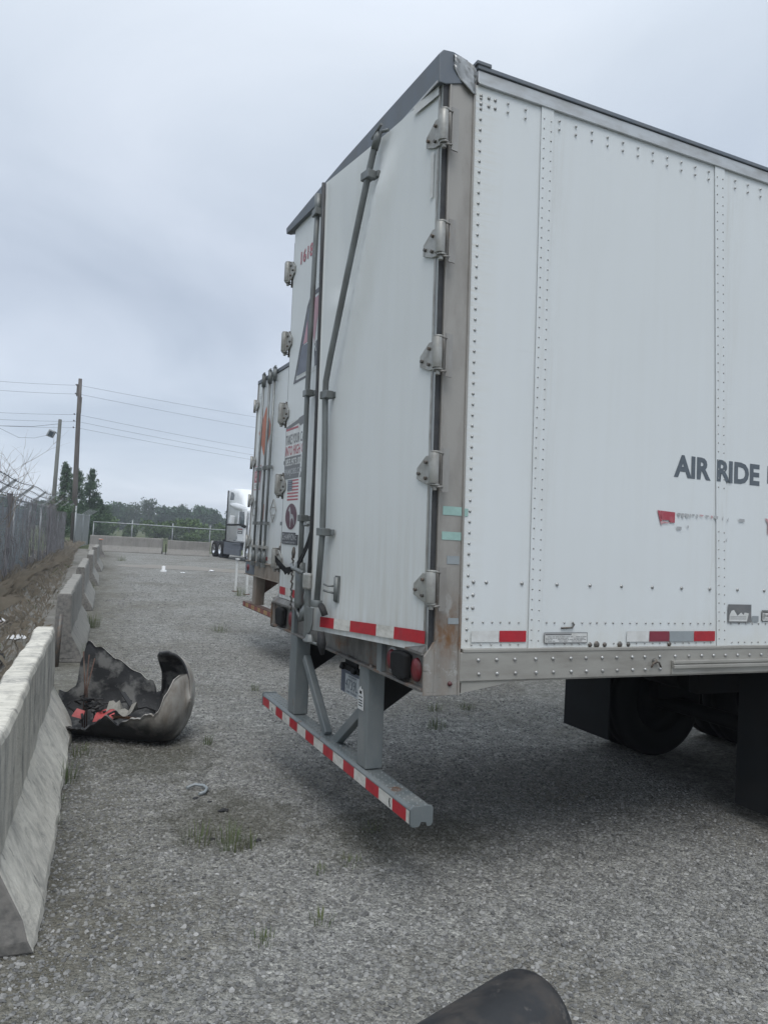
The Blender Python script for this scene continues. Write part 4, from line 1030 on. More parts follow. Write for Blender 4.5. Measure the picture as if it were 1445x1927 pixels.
A().box(0.05, 0.075, 0.955, 1.245, 1.0065, 1.04).box(0.063, 0.072, 1.0, 1.2, 1.02, 1.165).tube([(0.05, 1.0, 1.02), (0.03, 1.0, 1.03)], 0.02, 8).tube([(0.05, 1.19, 1.02), (0.03, 1.19, 1.03)], 0.02, 8).build('plate_bracket', 'rubber', LP)

# side decals -------------------------------------------------------------
SD = lambda o: (lambda u, v: SP(u, v, o))
def on_sheet(u, v):
    for i in range(1, 6):
        q = seamx(i, v)
        if q - 0.03 < u < q + 0.11: return SP(u, v, 0.0092)
    i = max(j for j in range(len(xs) - 1) if seamx(j, v) <= u); t = (u - seamx(i, v)) / (seamx(i + 1, v) - seamx(i, v))
    return SP(u, v, max(0, 0.005 * math.sin(math.pi * t) * math.sin(math.pi * (v - 1.318) / 2.832) + 0.0015 * math.sin(7.1 * u + 3.3 * v) * math.sin(math.pi * t)) + 0.0016)
m = A(); text_on(m, 'AIR RIDE', 1.557, 2.286, 0.694, 0.130, on_sheet, 0, 0.04); text_on(m, 'EQUIPPED', 2.318, 2.286, 0.80, 0.130, on_sheet, 0, 0.04); m.build('lettering', 'letter_grey', A_)
m = A()
flat(m, [(1.437, 2.086), (1.455, 2.0855), (1.473, 2.03), (1.46, 2.02)], SD(0.0075), 0)
flat(m, [(1.457, 2.0855), (1.57, 2.082), (1.568, 2.022), (1.53, 2.022), (1.525, 2.035), (1.475, 2.032), (1.463, 2.045)], SD(0.0075), 0)
flat(m, [(1.458, 2.02), (1.475, 2.026), (1.525, 2.022), (1.525, 2.017), (1.48, 2.014), (1.468, 2.003)], SD(0.0075), 1)
r_ = random.Random(12); x = 1.585
while x < 1.875:
    w = r_.uniform(0.012, 0.04); h = r_.uniform(0.008, 0.03)
    flat(m, [(x, 2.081), (x + w, 2.080), (x + w * 0.9, 2.080 - h * 0.7), (x + w * 0.5, 2.08 - h), (x + w * 0.15, 2.08 - h * 0.5)], SD(0.0085), r_.choice([1, 2, 2]))
    x += w + r_.uniform(0.0, 0.015)
rect(m, 1.585, 1.62, 1.985, 2.002, SD(0.0085), 2); rect(m, 1.665, 1.675, 1.998, 2.012, SD(0.0085), 2); rect(m, 2.08, 2.125, 2.058, 2.076, SD(0.0085), 2)
for x, z in ((1.935, 2.065), (1.978, 2.06), (1.97, 1.94)): flat(m, [(x, z), (x + 0.012, z + 0.018), (x + 0.009, z - 0.01)], SD(0.0098), 2)
flat(m, [(2.30, 2.09), (2.318, 2.092), (2.334, 2.075), (2.36, 2.092), (2.39, 2.092), (2.39, 2.075), (2.36, 2.07), (2.345, 2.055), (2.343, 1.995), (2.325, 1.995), (2.325, 2.06)], SD(0.0085), 1)
m.build('worn_lettering', ['letter_red', 'faint_red', 'faint_grey'], A_)
def tapes(segs, za, zb, o=0.007):
    for xa, xb, mt in segs:
        m = A(); rect(m, xa, xb, za, zb, SD(o)); m.build('reflective_strip', mt, A_)
tapes([(0.24, 0.403, 'sticker_white'), (0.405, 0.568, 'red_tape')], 1.350, 1.407)
tapes([(1.234, 1.394, 'sticker_white'), (1.396, 1.545, 'faded_red_tape'), (1.547, 1.732, 'silver_tape'), (1.734, 1.90, 'red_tape')], 1.346, 1.404, 0.0085)
tapes([(2.9, 3.06, 'sticker_white'), (3.06, 3.2, 'red_tape')], 1.346, 1.404, 0.0085)
def sticker(x0, x1, z0, z1, dark, seed, o=0.0085):
    r_ = random.Random(seed); m = A(); rect(m, x0, x1, z0, z1, SD(o), 1); rect(m, x0 + 0.004, x1 - 0.004, z0 + 0.004, z1 - 0.004, SD(o + 0.0008), 0)
    rect(m, x0 + 0.006, x0 + (x1 - x0) * 0.62, z1 - 0.014, z1 - 0.006, SD(o + 0.0016), 1)
    n = max(3, int((z1 - z0 - 0.022) / 0.008))
    for i in range(n):
        z = z1 - 0.024 - i * 0.0075
        if z < z0 + 0.006: break
        x = x0 + 0.008
        while x < x1 - 0.02:
            w = r_.uniform(0.006, 0.03); 
            if r_.random() < 0.8: rect(m, x, min(x + w, x1 - 0.008), z, z + 0.0028, SD(o + 0.0016), 1)
            x += w + 0.004
    m.build('spec_sticker', ['sticker_white', dark], A_)
sticker(0.680, 0.962, 1.342, 1.398, 'sticker_grey', 1)
m = A(); rect(m, 2.003, 2.197, 1.455, 1.563, SD(0.0085), 0)
flat(m, [(2.012, 1.462), (2.16, 1.462), (2.175, 1.51), (2.14, 1.515), (2.13, 1.50), (2.11, 1.515), (2.08, 1.495), (2.05, 1.53), (2.03, 1.525), (2.015, 1.50)], SD(0.0095), 1)
for z in (1.475, 1.482, 1.49): rect(m, 2.02, 2.15, z, z + 0.002, SD(0.0102), 0)
m.build('torn_sticker', ['sticker_grey', 'sticker_white'], A_)
sticker(2.288, 2.44, 1.463, 1.530, 'rubber', 5)
m = A(); rect(m, 2.205, 2.26, 1.46, 1.495, SD(0.0085)); m.build('tape_patch', 'silver_tape', A_)
m = A(); r_ = random.Random(8)
for x in (0.985, 1.03, 1.085, 1.19, 1.25, 1.55): m.dome((x, -0.003, 1.331), (0, -1, 0), r_.uniform(0.012, 0.02), 0.01, 7)
m.tube([(0.79, -0.006, 1.421), (0.86, -0.009, 1.424), (0.87, -0.01, 1.44), (0.862, -0.008, 1.45)], 0.005, 5)
m.build('mud_spot', 'bolt_steel', A_)

# running gear -------------------------------------------------------------
def wheel(parent, x, y0, y1, r=0.505, rim='under_dark'):
    w = y1 - y0; c = (x, y0, r)
    t = MB(); t.lathe(c, (0, 1, 0), [(0.02, 0.29), (0.0, 0.33), (0.005, 0.44), (0.03, r - 0.012), (0.05, r), (w / 2 - 0.02, r + 0.002), (w / 2, r - 0.014), (w / 2 + 0.02, r + 0.002), (w - 0.05, r), (w - 0.03, r - 0.012), (w - 0.005, 0.44), (w, 0.33), (w - 0.02, 0.29)], 40)
    tyre = t.build('tyre', 'rubber', parent)
    t = MB(); t.lathe(c, (0, 1, 0), [(0.02, 0.29), (0.05, 0.27), (0.09, 0.26), (0.10, 0.12), (0.05, 0.10), (0.04, 0.0)], 24); t.lathe(c, (0, 1, 0), [(w - 0.02, 0.29), (w - 0.05, 0.27), (0.11, 0.26), (0.11, 0.10)], 24)
    t.build('rim', rim, tyre, 0)
    return tyre
for x in (3.52, 4.76):
    for y0 in (0.04, 0.345, 1.955, 2.26): wheel(A_, x, y0, y0 + 0.275)
    MB().tube([(x, 0.2, 0.505), (x, 2.4, 0.505)], 0.065, 10).build('axle', 'under_dark', A_)
MB().box(2.6, 5.9, 0.70, 0.80, 0.86, 1.05).box(2.6, 5.9, 1.80, 1.90, 0.86, 1.05).box(3.3, 3.7, 0.7, 0.8, 0.56, 0.86).box(4.55, 4.95, 0.7, 0.8, 0.56, 0.86).box(3.3, 3.7, 1.8, 1.9, 0.56, 0.86).box(4.55, 4.95, 1.8, 1.9, 0.56, 0.86).build('bogie_frame', 'under_dark', A_, 0.01)
MB().tube([(4.15, 1.0, 0.85), (4.15, 1.6, 0.85)], 0.14, 14).tube([(2.9, 1.1, 0.9), (2.9, 1.5, 0.9)], 0.10, 12).build('air_tank', 'under_dark', A_)
for y0, y1, zb in ((1.95, 2.56, 0.19), (0.03, 0.62, 0.10)):
    m = MB(); m.box(2.90, 2.915, y0, y1, zb, 1.08); m.build('mud_flap', 'flap_rubber', A_)
for y in (0.55, 2.05):
    m = MB(); m.box(12.4, 12.55, y - 0.07, y + 0.07, 0.06, 1.12); m.box(12.3, 12.65, y - 0.15, y + 0.15, 0.0, 0.06); m.build('landing_leg', 'under_dark', A_)

# ------------------------------------------------------------------ second trailer behind
BX = 1.35
B_ = thing('semi_trailer', 'second white trailer half hidden behind the first, with orange diamond placard', 'trailer', (BX, 7.45, 0))
BY0, BY1 = 6.2, 8.75
MB().box(BX + 0.06, BX + 14, BY0 + 0.01, BY1 - 0.01, 1.19, 4.24).build('body', 'white_side_paint', B_)
MB().box(BX - 0.005, BX + 0.06, BY0, BY1, 4.205, 4.26).build('header', 'header_dark', B_, 0.004)
MB().box(BX + 0.0, BX + 0.06, BY1 - 0.045, BY1, 1.16, 4.203).build('corner_post', 'post_steel', B_)
MB().box(BX + 0.0, BX + 0.06, BY0, BY0 + 0.045, 1.16, 4.203).build('corner_post', 'post_steel', B_)
MB().box(BX - 0.02, BX + 0.1, BY0, BY1, 1.15, 1.345).box(BX - 0.035, BX + 0.1, BY0, BY1, 1.345, 1.362).box(BX - 0.04, BX + 0.1, BY0, BY1, 1.135, 1.15).build('rear_sill', 'rusty_post', B_, 0.004)
SB = B_
MB().box(BX - 0.03, BX - 0.0205, 8.2, 8.72, 1.155, 1.34).build('lamp_box', 'header_dark', B_)
m = MB(); m.lathe((BX - 0.031, 8.55, 1.25), (-1, 0, 0), [(0, 0.055), (0.012, 0.05), (0.018, 0.0)], 16); m.build('tail_lamp', 'lens_red', B_)
DB = []
for ya, yb in ((7.755, 8.70), (6.25, 7.745)):
    DB.append(MB().box(BX + 0.01, BX + 0.05, ya, yb, 1.365, 4.20).build('door', 'white_door_paint', B_, 0.003))
LB = lambda y, z, o=0.0: (BX + 0.01 - o, y, z)
def Bm(): return MB()
def hinge_b(y0, dirn, z, parent):
    m = MB(); f = lambda s, zz, o: LB(y0 + dirn * s, z + zz, o)
    pts = [(-0.05, -0.08), (0.06, -0.08), (0.14, -0.03), (0.14, 0.03), (0.06, 0.085), (-0.05, 0.085)]
    n = len(pts); vs = [f(s, zz, 0.012) for s, zz in pts] + [f(s, zz, 0.03) for s, zz in pts]
    m.add(vs, [tuple(range(n)), tuple(range(2 * n - 1, n - 1, -1))] + [(i, n + i, n + (i + 1) % n, (i + 1) % n) for i in range(n)])
    m.tube([f(-0.05, -0.11, 0.03), f(-0.05, 0.10, 0.03)], 0.022, 8); m.dome(f(0.06, 0.03, 0.03), (-1, 0, 0), 0.013, 0.012, 6)
    m.build('hinge', 'hinge_steel', parent)
for z in (3.86, 2.94, 2.32, 1.665): hinge_b(8.74, -1, z, DB[0])
for z in (3.86, 2.94, 2.32, 1.665): hinge_b(6.21, 1, z, DB[1])
for y, d in ((8.235, DB[0]), (7.885, DB[0]), (7.625, DB[1]), (6.75, DB[1])):
    m = MB(); m.tube([LB(y, 4.22, 0.05), LB(y, 1.42, 0.05)], 0.019, 8); m.tube([LB(y, 4.28, 0.05), LB(y, 4.08, 0.05)], 0.034, 8); m.tube([LB(y, 1.55, 0.05), LB(y, 1.36, 0.05)], [0.026, 0.036], 8)
    m.tube([LB(y - 0.05, 4.29, 0.06), LB(y + 0.05, 4.27, 0.06)], 0.016, 6)
    m.obox(LB(y, 1.335, 0.06), (0.03, 0, 0), (0, 0.05, 0), (0, 0, 0.03))
    rod_b = m.build('lock_rod', 'rod_steel', d)
    m = MB()
    for z in (2.79, 1.955): m.obox(LB(y, z, 0.05), (0.032, 0, 0), (0, 0.045, 0), (0, 0, 0.025))
    m.build('rod_guide', 'rod_steel', rod_b)
    m = MB(); m.obox(LB(y + 0.03, 1.60, 0.06), (0.03, 0, 0), (0, 0.085, 0), (0, 0, 0.02)); m.tube([LB(y + 0.02, 1.70, 0.06), LB(y + 0.02, 1.50, 0.06)], 0.02, 6); m.build('rod_handle', 'hinge_steel', rod_b)
DBm = lambda o: (lambda u, v: LB(-u, v, o))
m = MB(); cy, cz, hw, hh = 8.16, 3.385, 0.385, 0.405
flat(m, [(-cy - hw, cz), (-cy, cz - hh), (-cy + hw, cz), (-cy, cz + hh)], DBm(0.003), 1)
flat(m, [(-cy - hw + 0.02, cz), (-cy, cz - hh + 0.02), (-cy + hw - 0.02, cz), (-cy, cz + hh - 0.02)], DBm(0.0042), 0)
flat(m, [(-8.08, 3.58), (-7.94, 3.50), (-7.94, 3.24), (-8.08, 3.20)], DBm(0.0052), 2)
m.build('diamond_placard', ['sticker_orange', 'sticker_white', 'logo_black'], DB[0])
m = MB(); rect(m, -8.64, -8.27, 2.48, 2.87, DBm(0.003), 1); rect(m, -8.625, -8.285, 2.495, 2.855, DBm(0.0042), 0); rect(m, -8.625, -8.285, 2.60, 2.78, DBm(0.005), 2)
text_on(m, 'PLACARD', -8.60, 2.80, 0.28, 0.04, DBm(0.0052), 3); text_on(m, 'STOP', -8.58, 2.70, 0.25, 0.06, DBm(0.006), 0)
text_on(m, 'WIDE', -8.58, 2.62, 0.25, 0.06, DBm(0.006), 0); rect(m, -8.59, -8.32, 2.555, 2.567, DBm(0.0052), 3); rect(m, -8.57, -8.34, 2.525, 2.535, DBm(0.0052), 3)
m.build('warning_sticker', ['sticker_white', 'faint_red', 'letter_red', 'sticker_grey'], DB[0])
m = MB(); rect(m, -8.13, -7.97, 2.01, 2.25, DBm(0.003), 0)
for z in (2.21, 2.17, 2.10, 2.06, 2.03): rect(m, -8.11, -7.99, z, z + 0.014, DBm(0.004), 1)
m.build('orange_sticker', ['sticker_orange', 'dark_red_tape'], DB[0])
for i, cyy in enumerate((8.43, 7.40)):
    m = MB(); o_ = 0.02; cz = 2.14
    m.tube([LB(cyy - .15, cz, o_), LB(cyy, cz - .17, o_), LB(cyy + .15, cz, o_), LB(cyy, cz + .17, o_), LB(cyy - .15, cz, o_)], 0.007, 5); m.tube([LB(cyy - .12, cz + .05, o_), LB(cyy + .12, cz + .05, o_)], 0.006, 5); m.tube([LB(cyy - .12, cz - .06, o_), LB(cyy + .12, cz - .06, o_)], 0.006, 5)
    m.build('placard_holder', 'hinge_steel', DB[0] if i == 0 else DB[1])
for i in range(7):
    y1 = 8.68 - i * 0.18; m = MB(); rect(m, -y1, -y1 + 0.178, 1.405, 1.46, DBm(0.003)); m.build('reflective_strip', ['white_tape', 'red_tape'][i % 2], DB[0] if y1 > 7.9 else DB[1])
m = MB(); 
for z in (4.02, 3.98, 3.95): rect(m, -8.64, -8.36, z, z + 0.008, DBm(0.003))
m.build('door_label', 'faint_grey', DB[0])
bar = MB().box(BX - 0.02, BX + 0.09, 6.25, 8.80, 0.615, 0.70).build('guard_bar', 'rusty_steel', B_, 0.004)
for i in range(14):
    y1 = 8.78 - i * 0.178
    m = MB(); m.add([(BX - 0.0225, y1, 0.628), (BX - 0.0225, y1 - 0.176, 0.628), (BX - 0.0225, y1 - 0.176, 0.688), (BX - 0.0225, y1, 0.688)], [(0, 1, 2, 3)]); m.build('reflective_strip', ['dark_red_tape', 'yellow_tape'][i % 2], bar)
for y in (8.12, 6.70): MB().box(BX + 0.0, BX + 0.14, y, y + 0.20, 0.70, 1.135).build('guard_post', 'rusty_post', B_, 0.006)
MB().poly([(BX + 0.14, 8.2, 1.13), (BX + 0.5, 8.2, 1.13), (BX + 0.14, 8.2, 0.86)], (0, 0.014, 0)).build('guard_gusset', 'rusty_steel', B_)
FX = 4.3
def xy_flap(ya, yb, zb, txt):
    m = MB(); m.box(FX, FX + 0.012, ya, yb, zb, 1.12, 0)
    mp = lambda u, v: (FX - 0.003, -u, v)
    text_on(m, 'U.S', -yb + 0.06, 0.62, (yb - ya) * 0.8, 0.26, mp, 1, 0.04)
    rect(m, -yb + 0.05, -ya - 0.05, 0.52, 0.545, mp, 2); rect(m, -yb + 0.05, -ya - 0.05, 0.40, 0.43, mp, 2)
    m.build('mud_flap', ['sticker_white', 'letter_red', 'sticker_grey'], B_)
xy_flap(8.10, 8.72, 0.22, '')
xy_flap(6.24, 6.85, 0.22, '')
for x in (4.9, 6.15):
    for y0 in (6.23, 6.53, 8.15, 8.46): wheel(B_, x, y0, y0 + 0.27)
MB().box(4.2, 7.2, 6.8, 6.9, 0.86, 1.18).box(4.2, 7.2, 8.0, 8.1, 0.86, 1.18).tube([(4.9, 6.4, 0.5), (4.9, 8.5, 0.5)], 0.065, 8).tube([(6.15, 6.4, 0.5), (6.15, 8.5, 0.5)], 0.065, 8).build('bogie_frame', 'under_dark', B_)

# white steel stands just past the second trailer
for (x, y, lab) in ((3.62, 18.9, 'flaking white steel stand with flat top, left of the pair'), (3.70, 17.9, 'flaking white steel stand with open bracket, close to the second trailer')):
    t = thing('steel_stand', lab, 'stand', (x, y, 0), 'white steel stands beside the second trailer')
    zt = 1.0
    MB().box(x - 0.03, x + 0.03, y - 0.035, y + 0.035, 0.02, zt - 0.06).build('leg', 'sticker_white', t, 0.004)
    MB().box(x - 0.08, x + 0.08, y - 0.10, y + 0.10, 0.0, 0.02).build('foot', 'rusty_steel', t)
    m = MB()
    if y > 18.5: m.box(x - 0.04, x + 0.05, y - 0.12, y + 0.06, zt - 0.06, zt - 0.02)
    else: m.tube([(x - 0.03, y + 0.10, zt - 0.07), (x + 0.06, y - 0.15, zt), (x + 0.09, y - 0.08, zt), (x - 0.02, y + 0.12, zt - 0.05)], 0.014, 6); m.box(x - 0.03, x + 0.03, y - 0.05, y + 0.05, zt - 0.075, zt - 0.058)
    m.build('bracket', 'sticker_white', t)

# ------------------------------------------------------------------ tractor in the distance
T_ = thing('tractor_unit', 'white sleeper cab tractor parked at the far end, seen from behind its right side', 'truck', (8.38, 45.3, 0))
T_.rotation_euler = (0, 0, 0)
fx, fy = 0.0738, -0.9973
def TP(p):      # local: x forward, y to the vehicle's left, z up
    return (8.38 + p[0] * fx + p[1] * 0.9973, 45.3 + p[0] * fy + p[1] * 0.0738, p[2])
def T(): return MB(TP)
def sect(x, w0, zb, zt, rr):    # rounded rectangle section
    y0, y1 = w0, 2.44 - w0; pts = []
    for (cx, cz, a0) in ((y1 - rr, zt - rr, 0), (y0 + rr, zt - rr, 90)):
        for k in range(5):
            a = R(a0 + k * 22.5); pts.append((x, cx + rr * math.cos(a), cz + rr * math.sin(a)))
    pts += [(x, y0, zb), (x, y1, zb)]
    return pts
secs = [(2.55, 0.02, 1.12, 4.18, 0.18), (2.62, 0.0, 1.10, 4.24, 0.2), (3.5, 0.0, 1.08, 4.28, 0.25), (4.3, 0.02, 1.06, 4.22, 0.35), (4.9, 0.05, 1.06, 3.95, 0.4), (5.35, 0.08, 1.06, 3.35, 0.35), (5.8, 0.10, 1.06, 3.05, 0.3), (6.3, 0.14, 1.06, 2.95, 0.25)]
m = T(); vs = []; n = 12
for s in secs: vs += sect(*s)
fs = [(i * n + k, i * n + (k + 1) % n, (i + 1) * n + (k + 1) % n, (i + 1) * n + k) for i in range(len(secs) - 1) for k in range(n)] + [tuple(range(n)), tuple(range(len(secs) * n - 1, (len(secs) - 1) * n - 1, -1))]
m.add(vs, fs, 0, True); CB = m.build('cab', 'cab_white', T_)
m = T(); vs = []; hs = [(6.3, 0.12, 1.0, 2.2, 0.25), (7.3, 0.2, 0.9, 1.95, 0.3), (8.0, 0.35, 0.8, 1.65, 0.35)]
for s in hs: vs += sect(*s)
m.add(vs, [(i * n + k, i * n + (k + 1) % n, (i + 1) * n + (k + 1) % n, (i + 1) * n + k) for i in range(2) for k in range(n)] + [tuple(range(3 * n - 1, 2 * n - 1, -1))], 0, True); m.build('bonnet', 'cab_white', T_)
T().box(2.44, 2.56, -0.02, 0.03, 1.12, 4.16).build('side_extender', 'rubber', T_)
m = T(); vs = []
for x, z, o in ((3.0, 3.30, 0.0), (3.25, 3.36, -0.07), (4.2, 3.34, -0.10), (5.2, 3.22, -0.08), (5.9, 3.08, 0.06)): vs += [(x, 0.05, z + 0.05), (x, o, z), (x, o, z - 0.32 if x > 3.6 else z - 0.12), (x, 0.1, z - 0.36 if x > 3.6 else z - 0.2)]
m.add(vs, [(i * 4 + k, i * 4 + k + 1, i * 4 + k + 5, i * 4 + k + 4) for i in range(4) for k in range(3)], 0, True); m.build('roof_fairing', 'cab_white', T_)
m = T(); m.poly([(2.95, -0.010, 3.58), (3.70, -0.006, 3.56), (3.78, -0.002, 3.85), (3.55, -0.006, 4.02), (3.1, -0.010, 4.05)], (0, 0.02, 0)); m.build('sleeper_window', 'glass', T_)
m = T(); m.box(4.72, 6.05, -0.012, 0.10, 1.14, 3.02); DRT = m.build('cab_door', 'cab_white', T_, 0.01)
m = T(); m.poly([(4.95, -0.016, 2.14), (5.95, -0.016, 2.10), (6.0, -0.016, 2.5), (5.85, -0.016, 2.84), (5.02, -0.016, 2.86)], (0, 0.01, 0)); m.build('door_window', 'glass', DRT)
m = T(); rect(m, 4.85, 5.75, 1.56, 1.88, lambda u, v: (u, -0.0155, v), 0); rect(m, 4.9, 5.7, 1.74, 1.80, lambda u, v: (u, -0.018, v), 1); rect(m, 5.05, 5.55, 1.62, 1.66, lambda u, v: (u, -0.018, v), 1); rect(m, 4.87, 5.73, 1.82, 1.87, lambda u, v: (u, -0.018, v), 2); m.build('door_decal', ['sticker_grey', 'sticker_white', 'letter_red'], DRT)
m = T(); m.lathe((4.75, -0.02, 1.33), (0, -1, 0), [(0, 0.09), (0.012, 0.07), (0.004, 0.045)], 14); m.build('fuel_mark', 'cab_grey', T_)
m = T(); m.box(3.4, 3.5, -0.008, 0.02, 1.24, 1.29); m.box(4.1, 4.35, -0.008, 0.02, 1.14, 1.18); m.build('cab_vent', 'cab_grey', T_)
m = T(); m.poly([(4.0, -0.34, 2.13), (4.35, -0.30, 2.13), (4.42, -0.30, 2.6), (4.25, -0.34, 2.62), (4.08, -0.36, 2.45)], (0.0, 0.22, 0)); m.build('mirror', 'cab_white', T_, 0.03)
m = T(); m.tube([(3.95, -0.36, 2.06), (4.5, -0.28, 2.06), (5.2, -0.06, 2.10), (5.9, -0.02, 2.05)], 0.055, 7); m.tube([(5.8, -0.08, 2.05), (6.1, 0.0, 2.0)], 0.09, 7); m.build('mirror_arm', 'rubber', T_)
T().box(2.2, 5.35, 0.0, 0.12, 0.28, 0.66).box(2.15, 5.4, 0.03, 0.2, 0.66, 1.02).box(3.9, 5.5, -0.03, 0.1, 0.95, 1.0).box(2.2, 5.3, 0.05, 0.4, 0.62, 0.66).build('side_fairing', 'cab_grey', T_, 0.01)
T().box(-1.0, 6.9, 0.8, 0.9, 0.75, 1.0).box(-1.0, 6.9, 1.55, 1.65, 0.75, 1.0).box(-0.6, 1.9, 0.75, 1.7, 1.0, 1.12).build('chassis', 'under_dark', T_)
def twheel(x, dual):
    r = 0.51
    t = T(); t.lathe((x, 0.0, r), (0, 1, 0), [(0.03, 0.30), (0.0, 0.34), (0.005, 0.45), (0.04, r), (0.24, r), (0.275, 0.45), (0.28, 0.33)], 28)
    if dual: t.lathe((x, 0.31, r), (0, 1, 0), [(0.0, 0.33), (0.005, 0.45), (0.04, r), (0.24, r), (0.28, 0.45), (0.28, 0.33)], 28)
    t.lathe((x, 2.14, r), (0, 1, 0), [(0.0, 0.33), (0.04, r), (0.26, r), (0.30, 0.33)], 28)
    ty = t.build('tyre', 'rubber', T_)
    t = T(); t.lathe((x, 0.0, r), (0, 1, 0), ([(0.03, 0.30), (0.07, 0.26), (0.16, 0.23), (0.17, 0.12), (0.08, 0.10), (0.06, 0.0)] if dual else [(0.03, 0.30), (0.05, 0.26), (0.02, 0.22), (-0.01, 0.12), (-0.05, 0.10), (-0.06, 0.0)]), 24)
    t.build('rim', 'chrome', ty)
twheel(0.0, True); twheel(1.32, True); twheel(6.75, False)
m = T(); vs = []; k_ = 9
for i in range(k_):
    a = R(200 - i * 25 * 0.9); vs += [(6.75 + 0.62 * math.cos(a), 0.0, 0.51 + 0.66 * math.sin(a)), (6.75 + 0.62 * math.cos(a), 0.45, 0.51 + 0.66 * math.sin(a)), (6.75 + 0.85 * math.cos(a), 0.03, 0.6 + 0.85 * math.sin(a))]
m.add(vs, [(i * 3, i * 3 + 1, i * 3 + 4, i * 3 + 3) for i in range(k_ - 1)] + [(i * 3, i * 3 + 3, i * 3 + 5, i * 3 + 2) for i in range(k_ - 1)], 0, True); m.build('front_wing', 'cab_white', T_)
m = T(); m.box(-0.72, -0.70, 0.05, 0.62, 0.25, 1.0); m.build('mud_flap', 'sticker_white', T_)

# ------------------------------------------------------------------ fences
F_ = thing('chain_link_fence', 'tall vine covered chain link fence with barbed wire arms on the left', 'fence', (-2.2, 22, 0))
F0, F1 = Vector((-3.64, 3.0, 0)), Vector((-0.70, 37.0, 0))
Fd = (F1 - F0).normalized(); Fn = Vector((Fd.y, -Fd.x, 0))   # towards the lot
FL = (F1 - F0).length; FH = 2.28
def FP(t, z, o=0.0):
    p = F0 + Fd * t + Fn * o; return (p.x, p.y, z)
posts = [0.5, 4.0, 8.0, 11.6, 15.0, 18.6, 22.0, 26.0, 29.7, 33.2, FL]
for i, t in enumerate(posts):
    m = MB(); m.tube([FP(t, 0), FP(t, FH + (0.35 if i == len(posts) - 1 else 0.03))], 0.045 if i in (0, len(posts) - 1) else 0.032, 8); pf = m.build('fence_post', 'galvanised', F_)
    m = MB(); m.beam(FP(t, FH), FP(t - 0.02, FH + 0.36, 0.40), 0.06, 0.035, (0, 1, 0)); m.build('barb_arm', 'galvanised', F_)
m = MB(); m.tube([FP(0, FH), FP(FL, FH)], 0.024, 6); m.build('top_rail', 'galvanised', F_)
for k in (0.3, 0.65, 0.98):
    m = MB(); pts = []
    for i, t in enumerate(np.arange(0, FL + 0.01, 0.9)):
        sag = 0.03 * math.sin(t * 0.9)
        pts.append(FP(t, FH + 0.36 * k + sag, 0.40 * k))
    m.tube(pts, 0.009, 4)
    for t in np.arange(0.3, FL, 0.45):
        q = Vector(FP(t, FH + 0.36 * k, 0.40 * k)); m.tube([q + Vector((0.03, 0.02, 0.035)), q - Vector((0.03, 0.02, 0.035))], 0.004, 3)
    m.build('barbed_wire', 'cable', F_)
m = MB(); st = 0.08; hw = 0.0038
t = 6.0
ring = []
for t in np.arange(6.0, FL, st):
    for (sg) in (1, -1):
        z = 0.05; a = t
        # straight diagonals running up across the fence
    n_ = 1
def ribbon(mb, p, q, w):
    p, q = Vector(p), Vector(q); d = (q - p).normalized(); n_ = d.cross(Fn).normalized() * w
    mb.add([p - n_, q - n_, q + n_, p + n_], [(0, 1, 2, 3)])
for t in np.arange(6.0 - FH, FL, st):
    for sg in (0, 1):
        a, b = (t, t + FH) if sg == 0 else (t + FH, t)
        z0, z1 = 0.04, FH
        ta, tb_ = a, b
        lo, hi = 6.0, FL
        def zz(tt): return z0 + (z1 - z0) * (tt - a) / (b - a)
        ta = min(max(ta, lo), hi); tb_ = min(max(tb_, lo), hi)
        if abs(ta - tb_) < 0.05: continue
        ribbon(m, FP(ta, zz(ta), 0.045), FP(tb_, zz(tb_), 0.045), hw)
m.build('wire_mesh', 'fence_wire', F_, kind='stuff')
# dry vine stems woven into the mesh
m = MB(); r_ = random.Random(21)
for i in range(380):
    t = r_.uniform(9.0, FL) if i % 3 else r_.uniform(FL * 0.72, FL)
    dense = 1.0
    h = r_.uniform(0.5, FH) if r_.random() < 0.55 else FH + r_.uniform(0, 0.2)
    z0 = r_.uniform(0, 0.6) if r_.random() < 0.6 else r_.uniform(0.6, 1.6); pts = []; q = t
    for k in range(6):
        pts.append(FP(min(FL, q), z0 + (h - z0) * k / 5, 0.05 + r_.uniform(-0.05, 0.05))); q += r_.uniform(-0.10, 0.10)
    m.tube(pts, r_.uniform(0.004, 0.010), 3, caps=False)
m.build('dry_vine', 'dry_vine', F_, kind='stuff')
m = MB()
for t in (13.6, 24.8):
    for k in range(9):
        pts = []; q = t + r_.uniform(-0.2, 0.2)
        for z in np.linspace(0, FH + 0.1, 8): pts.append(FP(q, z, 0.07 + r_.uniform(-0.04, 0.04))); q += r_.uniform(-0.07, 0.07)
        m.tube(pts, r_.uniform(0.012, 0.026), 5, caps=False)
m.build('vine_trunk', 'dry_vine', F_)
# low privacy screen seen dimly behind the mesh: horizontal boards of a shed
S_ = thing('board_wall', 'weathered grey wall of horizontal boards behind the vine covered fence', 'wall', (-3.2, 18, 0))
for i in range(24):
    z = 0.06 + i * 0.088
    m = MB(); a, b = Vector(FP(6.0, 0, -0.75)), Vector(FP(25.5, 0, -0.75)); m.beam(a + Vector((0, 0, z)), b + Vector((0, 0, z)), 0.03, 0.072, (0, 0, 1)); m.build('board', 'screen_board', S_)

